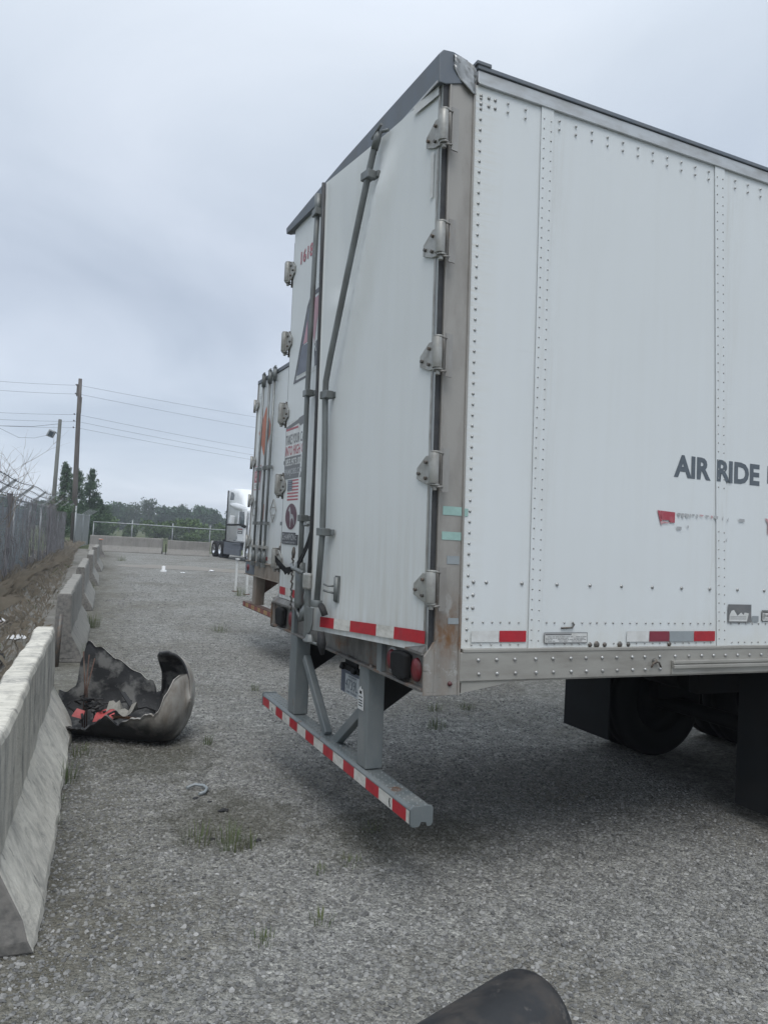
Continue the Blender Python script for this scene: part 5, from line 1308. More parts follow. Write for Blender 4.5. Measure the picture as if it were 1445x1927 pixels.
# short slatted gate panel further back
P_ = thing('slatted_fence_panel', 'pale slatted chain link panel with slanted barb arms near the cedars', 'fence', (0.9, 54, 0))
g0, g1 = Vector((0.24, 48.8, 0)), Vector((1.55, 58.5, 0)); gd = (g1 - g0).normalized(); gn = Vector((gd.y, -gd.x, 0)); gl = (g1 - g0).length
ns = 40
sl0 = None
for i in range(ns):
    p = g0 + gd * (gl * (i + 0.5) / ns)
    if sl0 is None:
        m = MB(); m.obox(p + Vector((0, 0, 1.13)), gd * (gl / ns * 0.46), gn * 0.008, Vector((0, 0, 1.10))); sl0 = m.build('slat', 'slat_vinyl', P_); pfirst = p
    else:
        c = sl0.copy(); C.objects.link(c); c.parent = P_; c.location = p - pfirst + Vector((0, 0, r_.uniform(-0.015, 0.015)))
for p in (g0, g0 + gd * gl * 0.5, g1):
    m = MB(); m.tube([p, p + Vector((0, 0, 2.75 if p is g0 else 2.3))], 0.05, 8); m.build('fence_post', 'galvanised', P_)
for k in range(5):
    p = g0 + gd * gl * (0.35 + 0.16 * k); m = MB(); m.beam(p + Vector((0, 0, 2.22)), p + gn * 0.55 + Vector((0, 0, 2.62)), 0.04, 0.05, (0, 1, 0)); m.build('barb_arm', 'galvanised', P_)
m = MB(); m.tube([g0 + Vector((0, 0, 2.24)), g1 + Vector((0, 0, 2.24))], 0.03, 6); m.build('top_rail', 'galvanised', P_)
# far chain link fence with top rail
R_ = thing('chain_link_fence', 'low open chain link fence with pale top rail beyond the cross barriers', 'fence', (5, 49, 0))
m = MB(); m.tube([(1.32, 49, 1.80), (4.0, 49, 1.79), (8.0, 49, 1.73), (14, 49, 1.70)], 0.035, 8); m.build('top_rail', 'galvanised', R_)
for x, zt in ((1.36, 1.8), (3.74, 2.05), (6.35, 1.98), (8.86, 1.98), (11.4, 1.95), (13.9, 1.95)):
    m = MB(); m.tube([(x, 49.04, 0), (x, 49.04, zt)], 0.036, 8); m.build('fence_post', 'galvanised', R_)
m = MB()
for x in np.arange(1.4 - 1.7, 13.9, 0.14):
    for sg in (1, -1):
        a, b = (x, x + 1.7) if sg > 0 else (x + 1.7, x)
        p0 = [a, 0.05]; p1 = [b, 1.72]
        def cl(v): return min(max(v, 1.4), 13.9)
        za = 0.05 + 1.67 * (cl(a) - a) / (b - a); zb = 0.05 + 1.67 * (cl(b) - a) / (b - a)
        if abs(za - zb) < 0.05: continue
        A0, B0 = Vector((cl(a), 49.0, za)), Vector((cl(b), 49.0, zb)); d = (B0 - A0).normalized(); q = Vector((-d.z, 0, d.x)) * 0.0025
        m.add([A0 - q, B0 - q, B0 + q, A0 + q], [(0, 1, 2, 3)])
m.build('wire_mesh', 'fence_wire', R_, kind='stuff')

# ------------------------------------------------------------------ poles and wires
U_ = thing('utility_pole', 'tall dark wooden utility pole rising behind the cedars', 'utility pole', (0.22, 52, 0))
m = MB(); m.tube([(0.29, 52, 0), (0.20, 52, 4.5), (0.10, 52, 9.0), (0.06, 52, 11.45)], [0.19, 0.175, 0.145, 0.12], 12); m.build('pole', 'pole_wood', U_)
m = MB(); m.box(-0.13, -0.02, 51.88, 52.1, 10.25, 11.05); m.box(0.13, 0.25, 51.9, 52.1, 9.1, 10.2); m.build('crossarm_hardware', 'pole_wood', U_)
m = MB()
for z in (11.0, 10.4, 9.0, 8.55, 8.1): m.tube([(-0.20, 52, z + 0.05), (-0.12, 52, z - 0.03)], 0.04, 6)
m.build('insulator', 'cable', U_)
Lz = [(10.455, 11.0, 12.18), (9.887, 10.40, 11.23), (8.482, 9.0, 9.335), (8.048, 8.53, 8.766), (7.647, 8.1, 8.34)]
names_ = ['topmost thin wire running past the utility pole top', 'second thin wire from the top on the utility pole', 'third wire, at the middle bracket of the utility pole', 'fourth wire of the utility pole, just under the middle one', 'lowest wire strung along the utility pole']
for (zl, zp, zr), nm in zip(Lz, names_):
    pts = []
    for k in range(9):
        t = k / 8; pts.append((-4.6 * 2.2 * (1 - t) + 0.04 * t, 50 - 2.4 * (1 - t) + 2 * t * 1.0, (zp + (zl - zp) * 2.2) * (1 - t) + zp * t - 0.5 * 4 * t * (1 - t) * 0.3))
    for k in range(1, 15):
        t = k / 14 * 2.2; pts.append((0.04 + 14.9 * t, 52 + 11 * t, zp + (zr - zp) * t - 0.25 * 4 * (t / 2.2) * (1 - t / 2.2)))
    o = MB().tube(pts, 0.009, 4).build('overhead_wire', 'cable'); tag(o, nm, 'wire', 'overhead wires on the utility pole')
Q_ = thing('light_pole', 'shorter grey pole with a square floodlight behind the vine covered fence', 'light pole', (-1.3, 38, 0))
m = MB(); m.tube([(-1.33, 38, 0), (-1.24, 38, 2.5), (-1.19, 38, 6.85)], [0.12, 0.105, 0.085], 10); m.build('pole', 'lamp_pole', Q_)
m = MB(); m.tube([(-1.21, 38, 5.85), (-1.27, 37.95, 6.12), (-1.42, 37.9, 6.2)], 0.03, 8); m.build('lamp_arm', 'galvanised', Q_)
m = MB(); m.obox((-1.56, 37.88, 6.08), (0.15, 0, -0.05), (0.02, 0.09, 0.0), (0.07, 0.0, 0.17)); fl = m.build('floodlight', 'galvanised', Q_, 0.02)
m = MB(); m.obox((-1.57, 37.785, 6.06), (0.10, 0, -0.035), (0.001, 0.008, 0.0), (0.045, 0.0, 0.12)); m.build('lens', 'glass', fl)
pts = [(-1.62, 37.85, 6.02), (-2.3, 37.8, 5.78), (-3.0, 37.7, 5.72), (-3.9, 37.6, 6.10), (-6.5, 37, 7.0)]
o = MB().tube(pts, 0.008, 4).build('power_cable', 'cable'); tag(o, 'sagging cable running left from the floodlight', 'cable')
o = MB().tube([(-1.25, 38, 6.62), (-2.4, 37.9, 6.35), (-4.2, 37.8, 6.18), (-7, 37.6, 6.3)], 0.011, 4).build('power_cable', 'cable'); tag(o, 'nearly level cable reaching the top of the light pole', 'cable')

# ------------------------------------------------------------------ vegetation
def leaf_mesh(name, pts, size, mat, seed, flatz=0.0):
    rs = np.random.RandomState(seed); P = np.asarray(pts); n = len(P)
    a = rs.normal(size=(n, 3)); a /= np.linalg.norm(a, axis=1)[:, None]
    b = rs.normal(size=(n, 3)); b -= (a * b).sum(1)[:, None] * a; b /= np.linalg.norm(b, axis=1)[:, None]
    s = (size * rs.uniform(0.6, 1.35, size=n))[:, None]
    V = np.stack([P - a * s, P - b * s * 0.55, P + a * s, P + b * s * 0.55], 1).reshape(-1, 3)
    me = bpy.data.meshes.new(name); me.vertices.add(4 * n); me.vertices.foreach_set('co', V.ravel())
    me.loops.add(4 * n); me.loops.foreach_set('vertex_index', np.arange(4 * n)); me.polygons.add(n)
    me.polygons.foreach_set('loop_start', np.arange(0, 4 * n, 4)); me.update(calc_edges=True); me.validate()
    me.materials.append(MATS[mat]); return me
def lobes_pts(lobes, n, seed, shell=0.55):
    rs = np.random.RandomState(seed); out = []
    vol = np.array([l[3] ** 2 for l in lobes]); k = rs.choice(len(lobes), n, p=vol / vol.sum())
    d = rs.normal(size=(n, 3)); d /= np.linalg.norm(d, axis=1)[:, None]
    r = shell + (1 - shell) * rs.uniform(size=n) ** 0.6; r *= 1 + 0.12 * rs.normal(size=n)
    L_ = np.array([[l[0], l[1], l[2]] for l in lobes]); RR = np.array([[l[3], l[3], l[4]] for l in lobes])
    return L_[k] + d * r[:, None] * RR[k]
def far_tree_meshes(seed, H, W, mat, n=2600, leaf=0.30):
    r_ = random.Random(seed); lobes = []
    for i in range(13):
        a = r_.uniform(0, 6.28); q = r_.uniform(0, 0.62) * W / 2; z = H * r_.uniform(0.42, 0.86)
        rr = W * r_.uniform(0.13, 0.25); lobes.append((q * math.cos(a), q * math.sin(a), z, rr, rr * 0.85))
    lobes.append((0, 0, H * 0.80, W * 0.24, H * 0.17)); lobes.append((0, 0, H * 0.45, W * 0.42, H * 0.26)); lobes.append((0, 0, H * 0.22, W * 0.36, H * 0.2))
    return leaf_mesh('crown', lobes_pts(lobes, n, seed), leaf, mat, seed)
def trunk_mesh(H, r, seed=1):
    m = MB(); r_ = random.Random(seed); m.tube([(0, 0, 0), (0.05, 0, H * 0.3), (0, 0.05, H * 0.62), (0, 0, H * 0.8)], [r, r * 0.8, r * 0.5, r * 0.15], 8)
    for k in range(7):
        a = r_.uniform(0, 6.28); z = H * r_.uniform(0.25, 0.6); l = H * r_.uniform(0.15, 0.28); m.tube([(0, 0, z), (l * .5 * math.cos(a), l * .5 * math.sin(a), z + l * .5), (l * math.cos(a), l * math.sin(a), z + l * .8)], [r * 0.4, r * 0.25, r * 0.1], 5)
    me = m.mesh('trunk'); me.materials.append(MATS['bark']); return me
cr = [far_tree_meshes(s, 1.0 * 7, 7.5, 'leaf_oak') for s in (1, 2, 3)]
crp = [far_tree_meshes(s, 7, 6.5, 'leaf_pale', 1500, 0.26) for s in (5, 6)]
tr0 = trunk_mesh(7, 0.22)
TL = [ # x, y, height, width scale, kind, label
 (9.0, 188, 6.4, 1.1, 0, 'dark far tree just right of the cedars'), (14.2, 184, 6.9, 1.15, 1, 'broad dark far tree left of the tall pale tree'), (17.6, 178, 6.6, 0.75, 3, 'rounded far tree at the left foot of the tall pale tree'),
 (21.0, 182, 8.1, 0.85, 4, 'tall pale loose crowned tree rising above the far treeline'), (25.0, 186, 6.6, 1.1, 2, 'dark far tree right of the tall pale tree'), (29.0, 184, 6.7, 1.0, 0, 'dark round far tree in the middle of the treeline'),
 (30.6, 194, 7.6, 0.5, 4, 'thin pale far tree poking above the middle of the treeline'), (33.0, 182, 7.3, 0.95, 1, 'dark far tree right of the thin pale one'), (36.6, 186, 6.6, 1.05, 2, 'dark sloping far tree left of the tractor'),
 (40.8, 178, 8.6, 0.7, 3, 'tall ragged far tree beside the tractor roof'), (43.0, 184, 7.0, 1.1, 0, 'far tree mostly hidden behind the tractor'), (4.5, 186, 6.0, 1.1, 2, 'far tree behind the slatted fence panel'),
 (-2.0, 170, 5.8, 1.1, 1, 'far tree seen between the light pole and the cedars'), (-9.0, 160, 6.2, 1.2, 0, 'far tree above the vine covered fence'), (-16, 150, 6.0, 1.2, 2, 'leftmost far tree above the vine covered fence')]
for (x, y, h, w, k, lab) in TL:
    t = thing('broadleaf_tree', lab, 'tree', (x, y, -0.03), 'trees of the far treeline')
    c = link('crown', cr[k] if k < 3 else crp[k - 3], t); s = h / 7; c.scale = (w, w, s); c.rotation_euler = (0, 0, rnd.uniform(0, 6.28))
    q = link('trunk', tr0, t); q.scale = (1, 1, s)
rs = np.random.RandomState(4); n = 16000
X = rs.uniform(-60, 110, n); base = 4.6 + 0.7 * np.sin(X * 0.23) + 0.5 * np.sin(X * 0.61 + 1) + 0.4 * np.sin(X * 1.7)
Z = base * np.sqrt(rs.uniform(0, 1, n)) * 1.0 + rs.normal(0, 0.15, n); Y = 200 + rs.uniform(0, 8, n)
o = link('woodland', leaf_mesh('woodland', np.stack([X, Y, Z], 1), 0.55, 'leaf_oak', 9), kind='stuff')
tag(o, 'dark mass of woodland forming the base of the far treeline', 'woodland')
# green bushes behind the far fence
bl_ = []
for s in (11, 12, 13):
    r_ = random.Random(s); lobes = []
    for i in range(9): lobes.append((r_.uniform(-1.5, 1.5), r_.uniform(-0.8, 0.8), r_.uniform(0.4, 1.5), r_.uniform(0.5, 0.9), r_.uniform(0.4, 0.8)))
    bl_.append(leaf_mesh('foliage', lobes_pts(lobes, 1700, s, 0.4), 0.15, 'leaf_bush', s))
st_ = MB()
for k in range(6): a = k; st_.tube([(0, 0, 0), (0.5 * math.cos(a), 0.4 * math.sin(a), 0.8), (0.9 * math.cos(a), 0.6 * math.sin(a), 1.4)], [0.04, 0.03, 0.01], 5)
stm = st_.mesh('stem'); stm.materials.append(MATS['bark'])
BU = [(5.4, 92, 1.35, 'yellow green bush rising left behind the far fence'), (8.1, 94, 0.85, 'low green bush behind the far fence, left of centre'), (10.8, 91, 1.05, 'green bush behind the gap between the far barriers'), (13.2, 96, 1.15, 'mid green bush right of the far barrier gap'), (15.6, 93, 1.35, 'large pale green bush left of the tractor'), (18.4, 95, 1.05, 'green bush touching the tractor rear'), (2.8, 97, 1.2, 'green bush behind the slatted fence panel'), (21, 94, 1.1, 'green bush hidden behind the tractor'), (11.6, 72, 0.55, 'small weedy bush just behind the far barriers')]
for i, (x, y, s, lab) in enumerate(BU):
    t = thing('bush', lab, 'bush', (x, y, 0), 'bushes behind the far fence')
    c = link('foliage', bl_[i % 3], t); c.scale = (s, s, s * 1.1); c.rotation_euler = (0, 0, i * 1.3); q = link('stem', stm, t); q.scale = (s, s, s)
# cedars
def cedar(x, y, H, Wd, seed, lab, lean=0.0):
    Wd *= 1.85
    t = thing('cedar_tree', lab, 'tree', (x, y, 0), 'cedars around the utility pole')
    rs = np.random.RandomState(seed); P = []
    m = MB(); m.tube([(0, 0, 0), (lean * 0.5, 0, H * 0.5), (lean, 0, H * 0.97)], [0.16, 0.09, 0.015], 8)
    nb = 120
    for i in range(nb):
        tt = 0.04 + 0.95 * (i / nb); a = rs.uniform(0, 6.28); rad = Wd * (1 - tt) ** 0.75 * rs.uniform(0.30, 1.30) * (0.75 + 0.25 * math.sin(9 * tt + seed)) + 0.08
        z0 = H * tt; c = np.array([lean * tt, 0, z0]); tip = c + np.array([rad * math.cos(a), rad * math.sin(a), rad * rs.uniform(0.25, 0.9)])
        if i % 2 == 0: m.tube([tuple(c), tuple((c + tip) / 2 + np.array([0, 0, 0.05])), tuple(tip)], [0.022, 0.014, 0.005], 4, caps=False)
        k = int(60 + 60 * (1 - tt)); u = rs.uniform(0.25, 1.05, k) ** 0.8
        pts = c + (tip - c) * u[:, None] + rs.normal(size=(k, 3)) * np.array([0.10, 0.10, 0.15]) * (0.6 + 0.6 * (1 - tt)); P.append(pts)
    P = np.concatenate(P); P = P[P[:, 2] > 0.05]
    link('crown', leaf_mesh('crown', P, 0.07, 'leaf_cedar', seed), t); me = m.mesh('trunk'); me.materials.append(MATS['bark']); link('trunk', me, t)
cedar(-0.10, 66, 6.55, 0.95, 31, 'pointed left cedar of the three by the utility pole')
cedar(0.78, 64, 5.95, 1.05, 32, 'dark middle cedar directly in front of the utility pole')
cedar(1.78, 66, 6.25, 0.95, 33, 'right cedar of the three, leaning slightly right', 0.15)
cedar(2.75, 66, 3.6, 0.85, 34, 'short spreading cedar at the right foot of the group')
cedar(-0.5, 70, 3.4, 1.1, 35, 'low cedar filling the left foot of the group')
cedar(2.1, 62, 2.6, 1.0, 36, 'low bushy cedar behind the slatted fence panel')
# bare shrub above the fence on the left
m = MB(); r_ = random.Random(5)
def twig(p, d, l, r, dep):
    pts = [p]; q = Vector(p); d = Vector(d)
    for k in range(5):
        d = (d + Vector((r_.uniform(-.28, .28), r_.uniform(-.28, .28), r_.uniform(-.16, .20)))).normalized(); q = q + d * l / 5; pts.append(q.copy())
    m.tube(pts, [r * (1 - 0.75 * i / 5) for i in range(6)], 4 if r > 0.006 else 3, caps=False)
    if dep > 0:
        for k in range(3 if dep > 1 else 4):
            i = r_.randint(1, 5); twig(pts[i], (d + Vector((r_.uniform(-1, 1), r_.uniform(-.6, .6), r_.uniform(-.3, .8)))).normalized(), l * r_.uniform(0.4, 0.7), r * 0.55, dep - 1)
for k in range(9):
    twig((-2.75 + r_.uniform(-.4, .5), 15.8 + r_.uniform(-.4, .4), 1.6), (r_.uniform(-0.1, .55), r_.uniform(-.2, .2), 1), r_.uniform(0.9, 1.7), 0.012, 2)
o = m.build('dead_shrub', 'dry_twig'); tag(o, 'leafless tangled shrub reaching above the barbed wire', 'shrub')
m = MB()
for k in range(30):
    t = r_.uniform(24, 34); p = Vector(FP(t, 2.0, 0.0)); twig(p, (r_.uniform(-.3, .3), r_.uniform(-.3, .3), 1), r_.uniform(0.4, 0.9), 0.008, 1)
o = m.build('dead_vine', 'dry_twig'); tag(o, 'thin bare vine tops above the far half of the vine fence', 'vine')
# ivy leaves on top of far part of fence
rs = np.random.RandomState(77); P = []
for k in range(900):
    t = rs.uniform(27, 34); P.append(FP(t, 2.2 + abs(rs.normal(0, 0.22)), rs.normal(0.1, 0.2)))
o = link('vine_leaves', leaf_mesh('vine_leaves', P, 0.05, 'leaf_cedar', 3), kind='stuff'); tag(o, 'dark vine leaves clumped on top of the fence', 'vine')

# weeds in the gravel
def tuft(x, y, h, n, spread, mat, lab, seed, name='weed', grp='weeds growing in the gravel'):
    r_ = random.Random(seed); m = MB()
    for i in range(n):
        a = r_.uniform(0, 6.28); q = spread * math.sqrt(r_.random()); b = Vector((x + q * math.cos(a), y + q * math.sin(a), 0.0))
        hh = h * r_.uniform(0.4, 1.0); out = Vector((math.cos(a), math.sin(a), 0)) * hh * r_.uniform(0.1, 0.55); w = Vector((-math.sin(a), math.cos(a), 0)) * r_.uniform(0.0012, 0.0028)
        p1 = b + out * 0.35 + Vector((0, 0, hh * 0.65)); p2 = b + out + Vector((0, 0, hh))
        m.add([b - w, b + w, p1 + w * 0.8, p1 - w * 0.8, p2], [(0, 1, 2, 3), (3, 2, 4)])
    o = m.build(name, mat); tag(o, lab, 'weed', grp); return o
WD = [(-1.32, 3.2, .09, 60, .12, 'weeds at the nearest barrier foot close to the burnt shell'), (-1.52, 2.1, .06, 40, .10, 'low weeds halfway along the nearest barrier foot'), (-0.576, 1.115, .16, 70, .10, 'tallest bright green weed tuft in the near gravel'), (-0.741, 1.26, .11, 45, .11, 'pale weed tuft left of the tallest one'), (-0.47, 1.08, .12, 16, .04, 'thin weed stalks right of the tallest tuft'),
 (-0.296, 3.26, .10, 26, .05, 'small green weed right of the burnt shell'), (0.006, 0.715, .05, 40, .08, 'low flat weed below the guard bar left end'), (-0.367, 0.159, .06, 30, .06, 'sparse weed in the near gravel below centre'), (-0.674, 0.064, .06, 26, .06, 'sparse weed in the lower left gravel'),
 (-1.44, 2.55, .16, 70, .10, 'grass tuft against the foot of the nearest barrier'), (-1.55, 1.7, .09, 40, .08, 'small grass tuft at the nearest barrier foot, closer to the camera'), (2.70, 4.0, .10, 60, .10, 'weed tuft under the trailer right of the guard post'), (2.3, 4.0, .10, 50, .09, 'weed tuft under the trailer behind the tail lamp corner'),
 (1.95, 3.3, .12, 60, .10, 'weed tuft just below the trailer corner gusset'), (3.4, 17.4, .35, 90, .18, 'green weed clump beside the second trailer'), (0.653, 5.29, .12, 24, .05, 'single thin weed left of the guard bar end'), (-0.6, 3.5, .13, 18, .06, 'thin pale stalks in front of the burnt shell'), (-0.41, 18.4, .28, 110, .14, 'green weeds at the foot of the fourth barrier'), (-0.80, 10.8, .30, 130, .16, 'green weeds along the second barrier foot'),
 (-1.0, 7.4, .30, 120, .14, 'grass clump between the burnt shell and the second barrier'), (1.9, 35, .35, 90, .25, 'grass at the foot of the last verge barrier'), (-0.20, 0.67, .05, 20, .05, 'tiny weed in the gravel left of the low flat one'), (0.32, 1.14, .05, 26, .07, 'low weed in the dark patch near the guard bar'), (1.3, 10.2, .18, 60, .2, 'yellowish grass below the rusty guard of the second trailer')]
for i, (x, y, h, n, s, lab) in enumerate(WD): tuft(x, y, h, n, s, 'weed_green', lab, 100 + i)
# dry grass on the verge
m = MB(); r_ = random.Random(55)
for i in range(5200):
    y = 4.5 + 45 * r_.random() ** 1.6; t = r_.random()
    xb = -1.5 + (y - 7) * 0.052 - 0.25; xa = F0.x + (y - F0.y) * (F1.x - F0.x) / (F1.y - F0.y)
    if r_.random() < 0.5: t = t ** 2.5
    x = xa + (xb - xa) * t; h = r_.uniform(0.06, 0.26) if t > 0.25 else r_.uniform(0.15, 0.75); a = r_.uniform(0, 6.28)
    w = Vector((math.cos(a + 1.57), math.sin(a + 1.57), 0)) * (0.003 + 0.0001 * y); b = Vector((x, y, 0)); out = Vector((math.cos(a), math.sin(a), 0)) * h * r_.uniform(0.2, 1.1)
    m.add([b - w, b + w, b + out * .5 + Vector((0, 0, h * .7)), b + out + Vector((0, 0, h * r_.uniform(.6, 1)))], [(0, 1, 2), (1, 3, 2)], 0 if (r_.random() < 0.93 or h > 0.2) else 1)
m.build('verge_grass', ['dry_grass', 'weed_green'], kind='stuff')
# fallen branches
for i, (p, q, rr, lab) in enumerate([((-2.45, 9.3), (-1.62, 14.2), 0.022, 'long pale fallen branch on the verge behind the nearest barrier'), ((-2.6, 9.6), (-2.05, 15.0), 0.020, 'long dark fallen branch farther left on the verge'), ((-2.42, 8.2), (-1.75, 12.2), 0.014, 'thin pale fallen stick closest to the barrier')]):
    pts = [(p[0] + (q[0] - p[0]) * t + 0.05 * math.sin(5 * t + i), p[1] + (q[1] - p[1]) * t, 0.03 + 0.08 * math.sin(3 * t)) for t in np.linspace(0, 1, 9)]
    o = MB().tube(pts, [rr * (1 - 0.6 * k / 8) for k in range(9)], 6).build('fallen_branch', 'bark' if i == 1 else 'dry_twig'); tag(o, lab, 'branch', 'fallen branches on the verge')

# ------------------------------------------------------------------ burnt shell
def burnt_shell():
    t = thing('burnt_shell', 'burnt torn fibreglass shell lying open by the barrier', 'burnt debris', (-0.95, 3.85, 0))
    from mathutils import noise as mn
    L0 = Vector((-1.58, 3.97, 0)); ax = Vector((0.87, -0.49, 0)).normalized(); nb = Vector((0.49, 0.87, 0)).normalized(); LEN = 1.30
    def key(keys, x):
        for (a, va), (b, vb) in zip(keys, keys[1:]):
            if a <= x <= b:
                q = (x - a) / (b - a); q = q * q * (3 - 2 * q); return va + (vb - va) * q
        return keys[-1][1]
    KF = [(0, 56), (0.14, 58), (0.27, 60), (0.40, 55), (0.50, 62), (0.56, 74), (0.60, 66), (0.67, 70), (0.77, 72), (0.84, 74), (0.89, 84), (0.93, 112), (0.955, 150), (0.972, 177), (1, 180)]
    KB = [(0, 74), (0.10, 80), (0.18, 96), (0.42, 98), (0.57, 96), (0.635, 96), (0.67, 82), (0.695, 80), (0.71, 110), (0.725, 160), (0.76, 170), (0.82, 176), (0.9, 179), (1, 180)]
    KE = [(0, 0.10), (0.06, 0.07), (0.11, 0.10), (0.16, 0.26), (0.205, 0.40), (0.28, 0.34), (0.40, 0.23), (0.52, 0.12), (0.62, 0.04), (0.67, 0.0), (1, 0)]
    KR = [(0, 0.28), (0.2, 0.32), (0.5, 0.35), (0.8, 0.365), (1, 0.365)]
    rows = 72; nf, ne = 40, 10; vs = []
    for i in range(rows + 1):
        u = i / rows; dome = max(0.0, (u - 0.84) / 0.16)
        R0 = key(KR, u); r = R0 * math.sqrt(max(0.0015, 1 - dome ** 2.4))
        cut = 0.5 * (1 if u < 0.8 else 0.2)
        jf = (9 * mn.noise(Vector((u * 9, 2.2, 0.3))) + 5 * mn.noise(Vector((u * 31, 5.2, 0.3)))) * (1 if u < 0.86 else 0)
        jb = (5 * mn.noise(Vector((u * 8, 9.2, 0.3))) + 2 * mn.noise(Vector((u * 29, 1.2, 0.3)))) * (1 if u < 0.80 else 0)
        pf, pb = key(KF, u) + jf, key(KB, u) + jb; ext = key(KE, u) * (1 + 0.05 * mn.noise(Vector((u * 25, 0.4, 0.9))))
        base = L0 + ax * (u * LEN)
        for j in range(nf + ne + 1):
            if j <= nf:
                ph = R(-pf + (pf + pb) * j / nf); a, z = r * math.sin(ph), R0 - r * math.cos(ph); al = 0
            else:
                q = (j - nf) / ne * ext; ph = R(pb); a = r * math.sin(ph) + q * (0.10 + 0.25 * math.cos(ph)); z = R0 - r * math.cos(ph) + q * 0.98; al = -q * 0.18
            p = base + nb * a + ax * al + Vector((0, 0, z))
            w = abs(ph) / R(90)
            nz = mn.noise(p * 3.1) * 0.028 + mn.noise(p * 8) * 0.009
            out = (nb * math.sin(ph) - Vector((0, 0, math.cos(ph))))
            p += out * nz * min(1, w) * (0.35 if dome > 0 else 1.0)
            # curled lip on the front left rim
            if ph < 0 and u < 0.42: p += -nb * 0.05 * max(0, (j / nf < 0.07)) - Vector((0, 0, 0.012)) * (j / nf < 0.035)
            p.z = max(p.z, 0.004); vs.append(p)
    k = nf + ne + 1
    fs = [(i * k + j, (i + 1) * k + j, (i + 1) * k + j + 1, i * k + j + 1) for i in range(rows) for j in range(k - 1)]
    off = Vector(t.location); cen = {}
    me = bpy.data.meshes.new('shell'); me.from_pydata([p - off for p in vs], [], fs); me.update()
    nr = [Vector(v.normal) for v in me.vertices]; tot = 0
    for i in range(rows + 1):
        for j in range(0, nf, 4):
            q = i * k + j; c = L0 + ax * (i / rows * LEN) + Vector((0, 0, 0.31)); tot += nr[q].dot(vs[q] - c)
    sgn = 1 if tot > 0 else -1
    N0 = len(vs); inner = [vs[q] - nr[q] * sgn * 0.020 for q in range(N0)]
    for q in inner: q.z = max(q.z, 0.012)
    f_o = fs if sgn > 0 else [f[::-1] for f in fs]; f_i = [tuple(N0 + q for q in f[::-1]) for f in f_o]
    rim = []
    for i in range(rows):
        a, b = i * k, (i + 1) * k; rim.append((a, N0 + a, N0 + b, b))
        a, b = i * k + k - 1, (i + 1) * k + k - 1; rim.append((a, b, N0 + b, N0 + a))
    for j in range(k - 1):
        rim.append((j, j + 1, N0 + j + 1, N0 + j)); a = rows * k; rim.append((a + j, N0 + a + j, N0 + a + j + 1, a + j + 1))
    bpy.data.meshes.remove(me); me = bpy.data.meshes.new('shell'); me.from_pydata([p - off for p in vs + inner], [], f_o + f_i + rim)
    at = me.attributes.new('inner', 'FLOAT', 'FACE'); at.data.foreach_set('value', [0.0] * len(f_o) + [1.0] * len(f_i) + [0.0] * len(rim))
    me.polygons.foreach_set('use_smooth', [True] * (len(f_o) + len(f_i)) + [False] * len(rim)); me.materials.append(MATS['burnt_shell']); me.update()
    link('shell', me, t)
burnt_shell()
# things lying inside it
r_ = random.Random(9)
def inside(u, v): p = Vector((-1.40, 3.93, 0)) + Vector((0.87, -0.49, 0)) * u + Vector((0.49, 0.87, 0)) * v; return p.x, p.y
for i in range(3):
    x, y = inside(0.14 + 0.02 * i, 0.03); m = MB(); m.tube([(x, y, 0.03), (x - 0.008 * i, y, 0.38), (x - 0.03 + 0.03 * i, y + .01, 0.70 - 0.03 * i)], 0.0055, 5)
    tag(m.build('rusty_rod', 'rusty_steel'), ['leftmost thin rusty rod standing in the burnt shell', 'middle thin rusty rod standing in the burnt shell', 'rightmost thin rusty rod standing in the burnt shell'][i], 'rod', 'rusty rods in the shell')
def slab(pts, th, name, mat, lab, cat, grp=None):
    m = MB(); m.poly([(*inside(u, v), z) for u, v, z in pts], th); tag(m.build(name, mat), lab, cat, grp)
slab([(0.30, -0.12, 0.13), (0.47, -0.10, 0.16), (0.46, -0.03, 0.20), (0.38, -0.02, 0.21), (0.29, -0.06, 0.17)], (0.01, 0.01, 0.02), 'red_panel', 'debris_red', 'red painted fragment at the front of the shell debris', 'panel', 'red fragments in the shell')
slab([(0.10, -0.10, 0.16), (0.19, -0.09, 0.14), (0.18, -0.04, 0.18), (0.11, -0.05, 0.20)], (0.01, 0.01, 0.015), 'red_panel', 'debris_red', 'small red fragment left of the rusty rods', 'panel', 'red fragments in the shell')
m = MB()
for i in range(24):
    x, y = inside(0.30 + r_.uniform(-.22, .28), r_.uniform(-.08, .14)); p = Vector((x, y, 0.17 + r_.uniform(0, .10))); pts = [p]
    for k in range(4): p = p + Vector((r_.uniform(-.08, .08), r_.uniform(-.06, .06), r_.uniform(-.04, .04))); pts.append(p.copy())
    m.tube(pts, r_.uniform(0.004, 0.012), 5)
m.beam((*inside(0.18, 0.0), 0.24), (*inside(0.56, 0.06), 0.29), 0.03, 0.012); m.beam((*inside(0.44, 0.14), 0.34), (*inside(0.60, -0.02), 0.26), 0.04, 0.012)
tag(m.build('burnt_wires', 'char', kind='stuff'), 'tangle of charred wires and strips inside the shell', 'wires')
slab([(0.50, -0.17, 0.19), (0.76, -0.16, 0.19), (0.78, -0.02, 0.15), (0.52, 0.0, 0.15)], (0, 0, 0.02), 'scorched_board', 'ply_brown', 'brown scorched board lying inside the shell', 'board')
m = MB(); r2 = random.Random(2); vs = []
for i in range(9):
    t = i / 8; u = 0.50 + 0.22 * t; z = 0.27 + 0.03 * math.sin(7 * t)
    for dv, dz in ((-0.02, 0), (0.02 + r2.uniform(-.01, .01), 0.05 + r2.uniform(-.02, .03)), (0.07, 0.01)): vs.append((*inside(u + r2.uniform(-.01, .01), -0.27 + dv), z + dz))
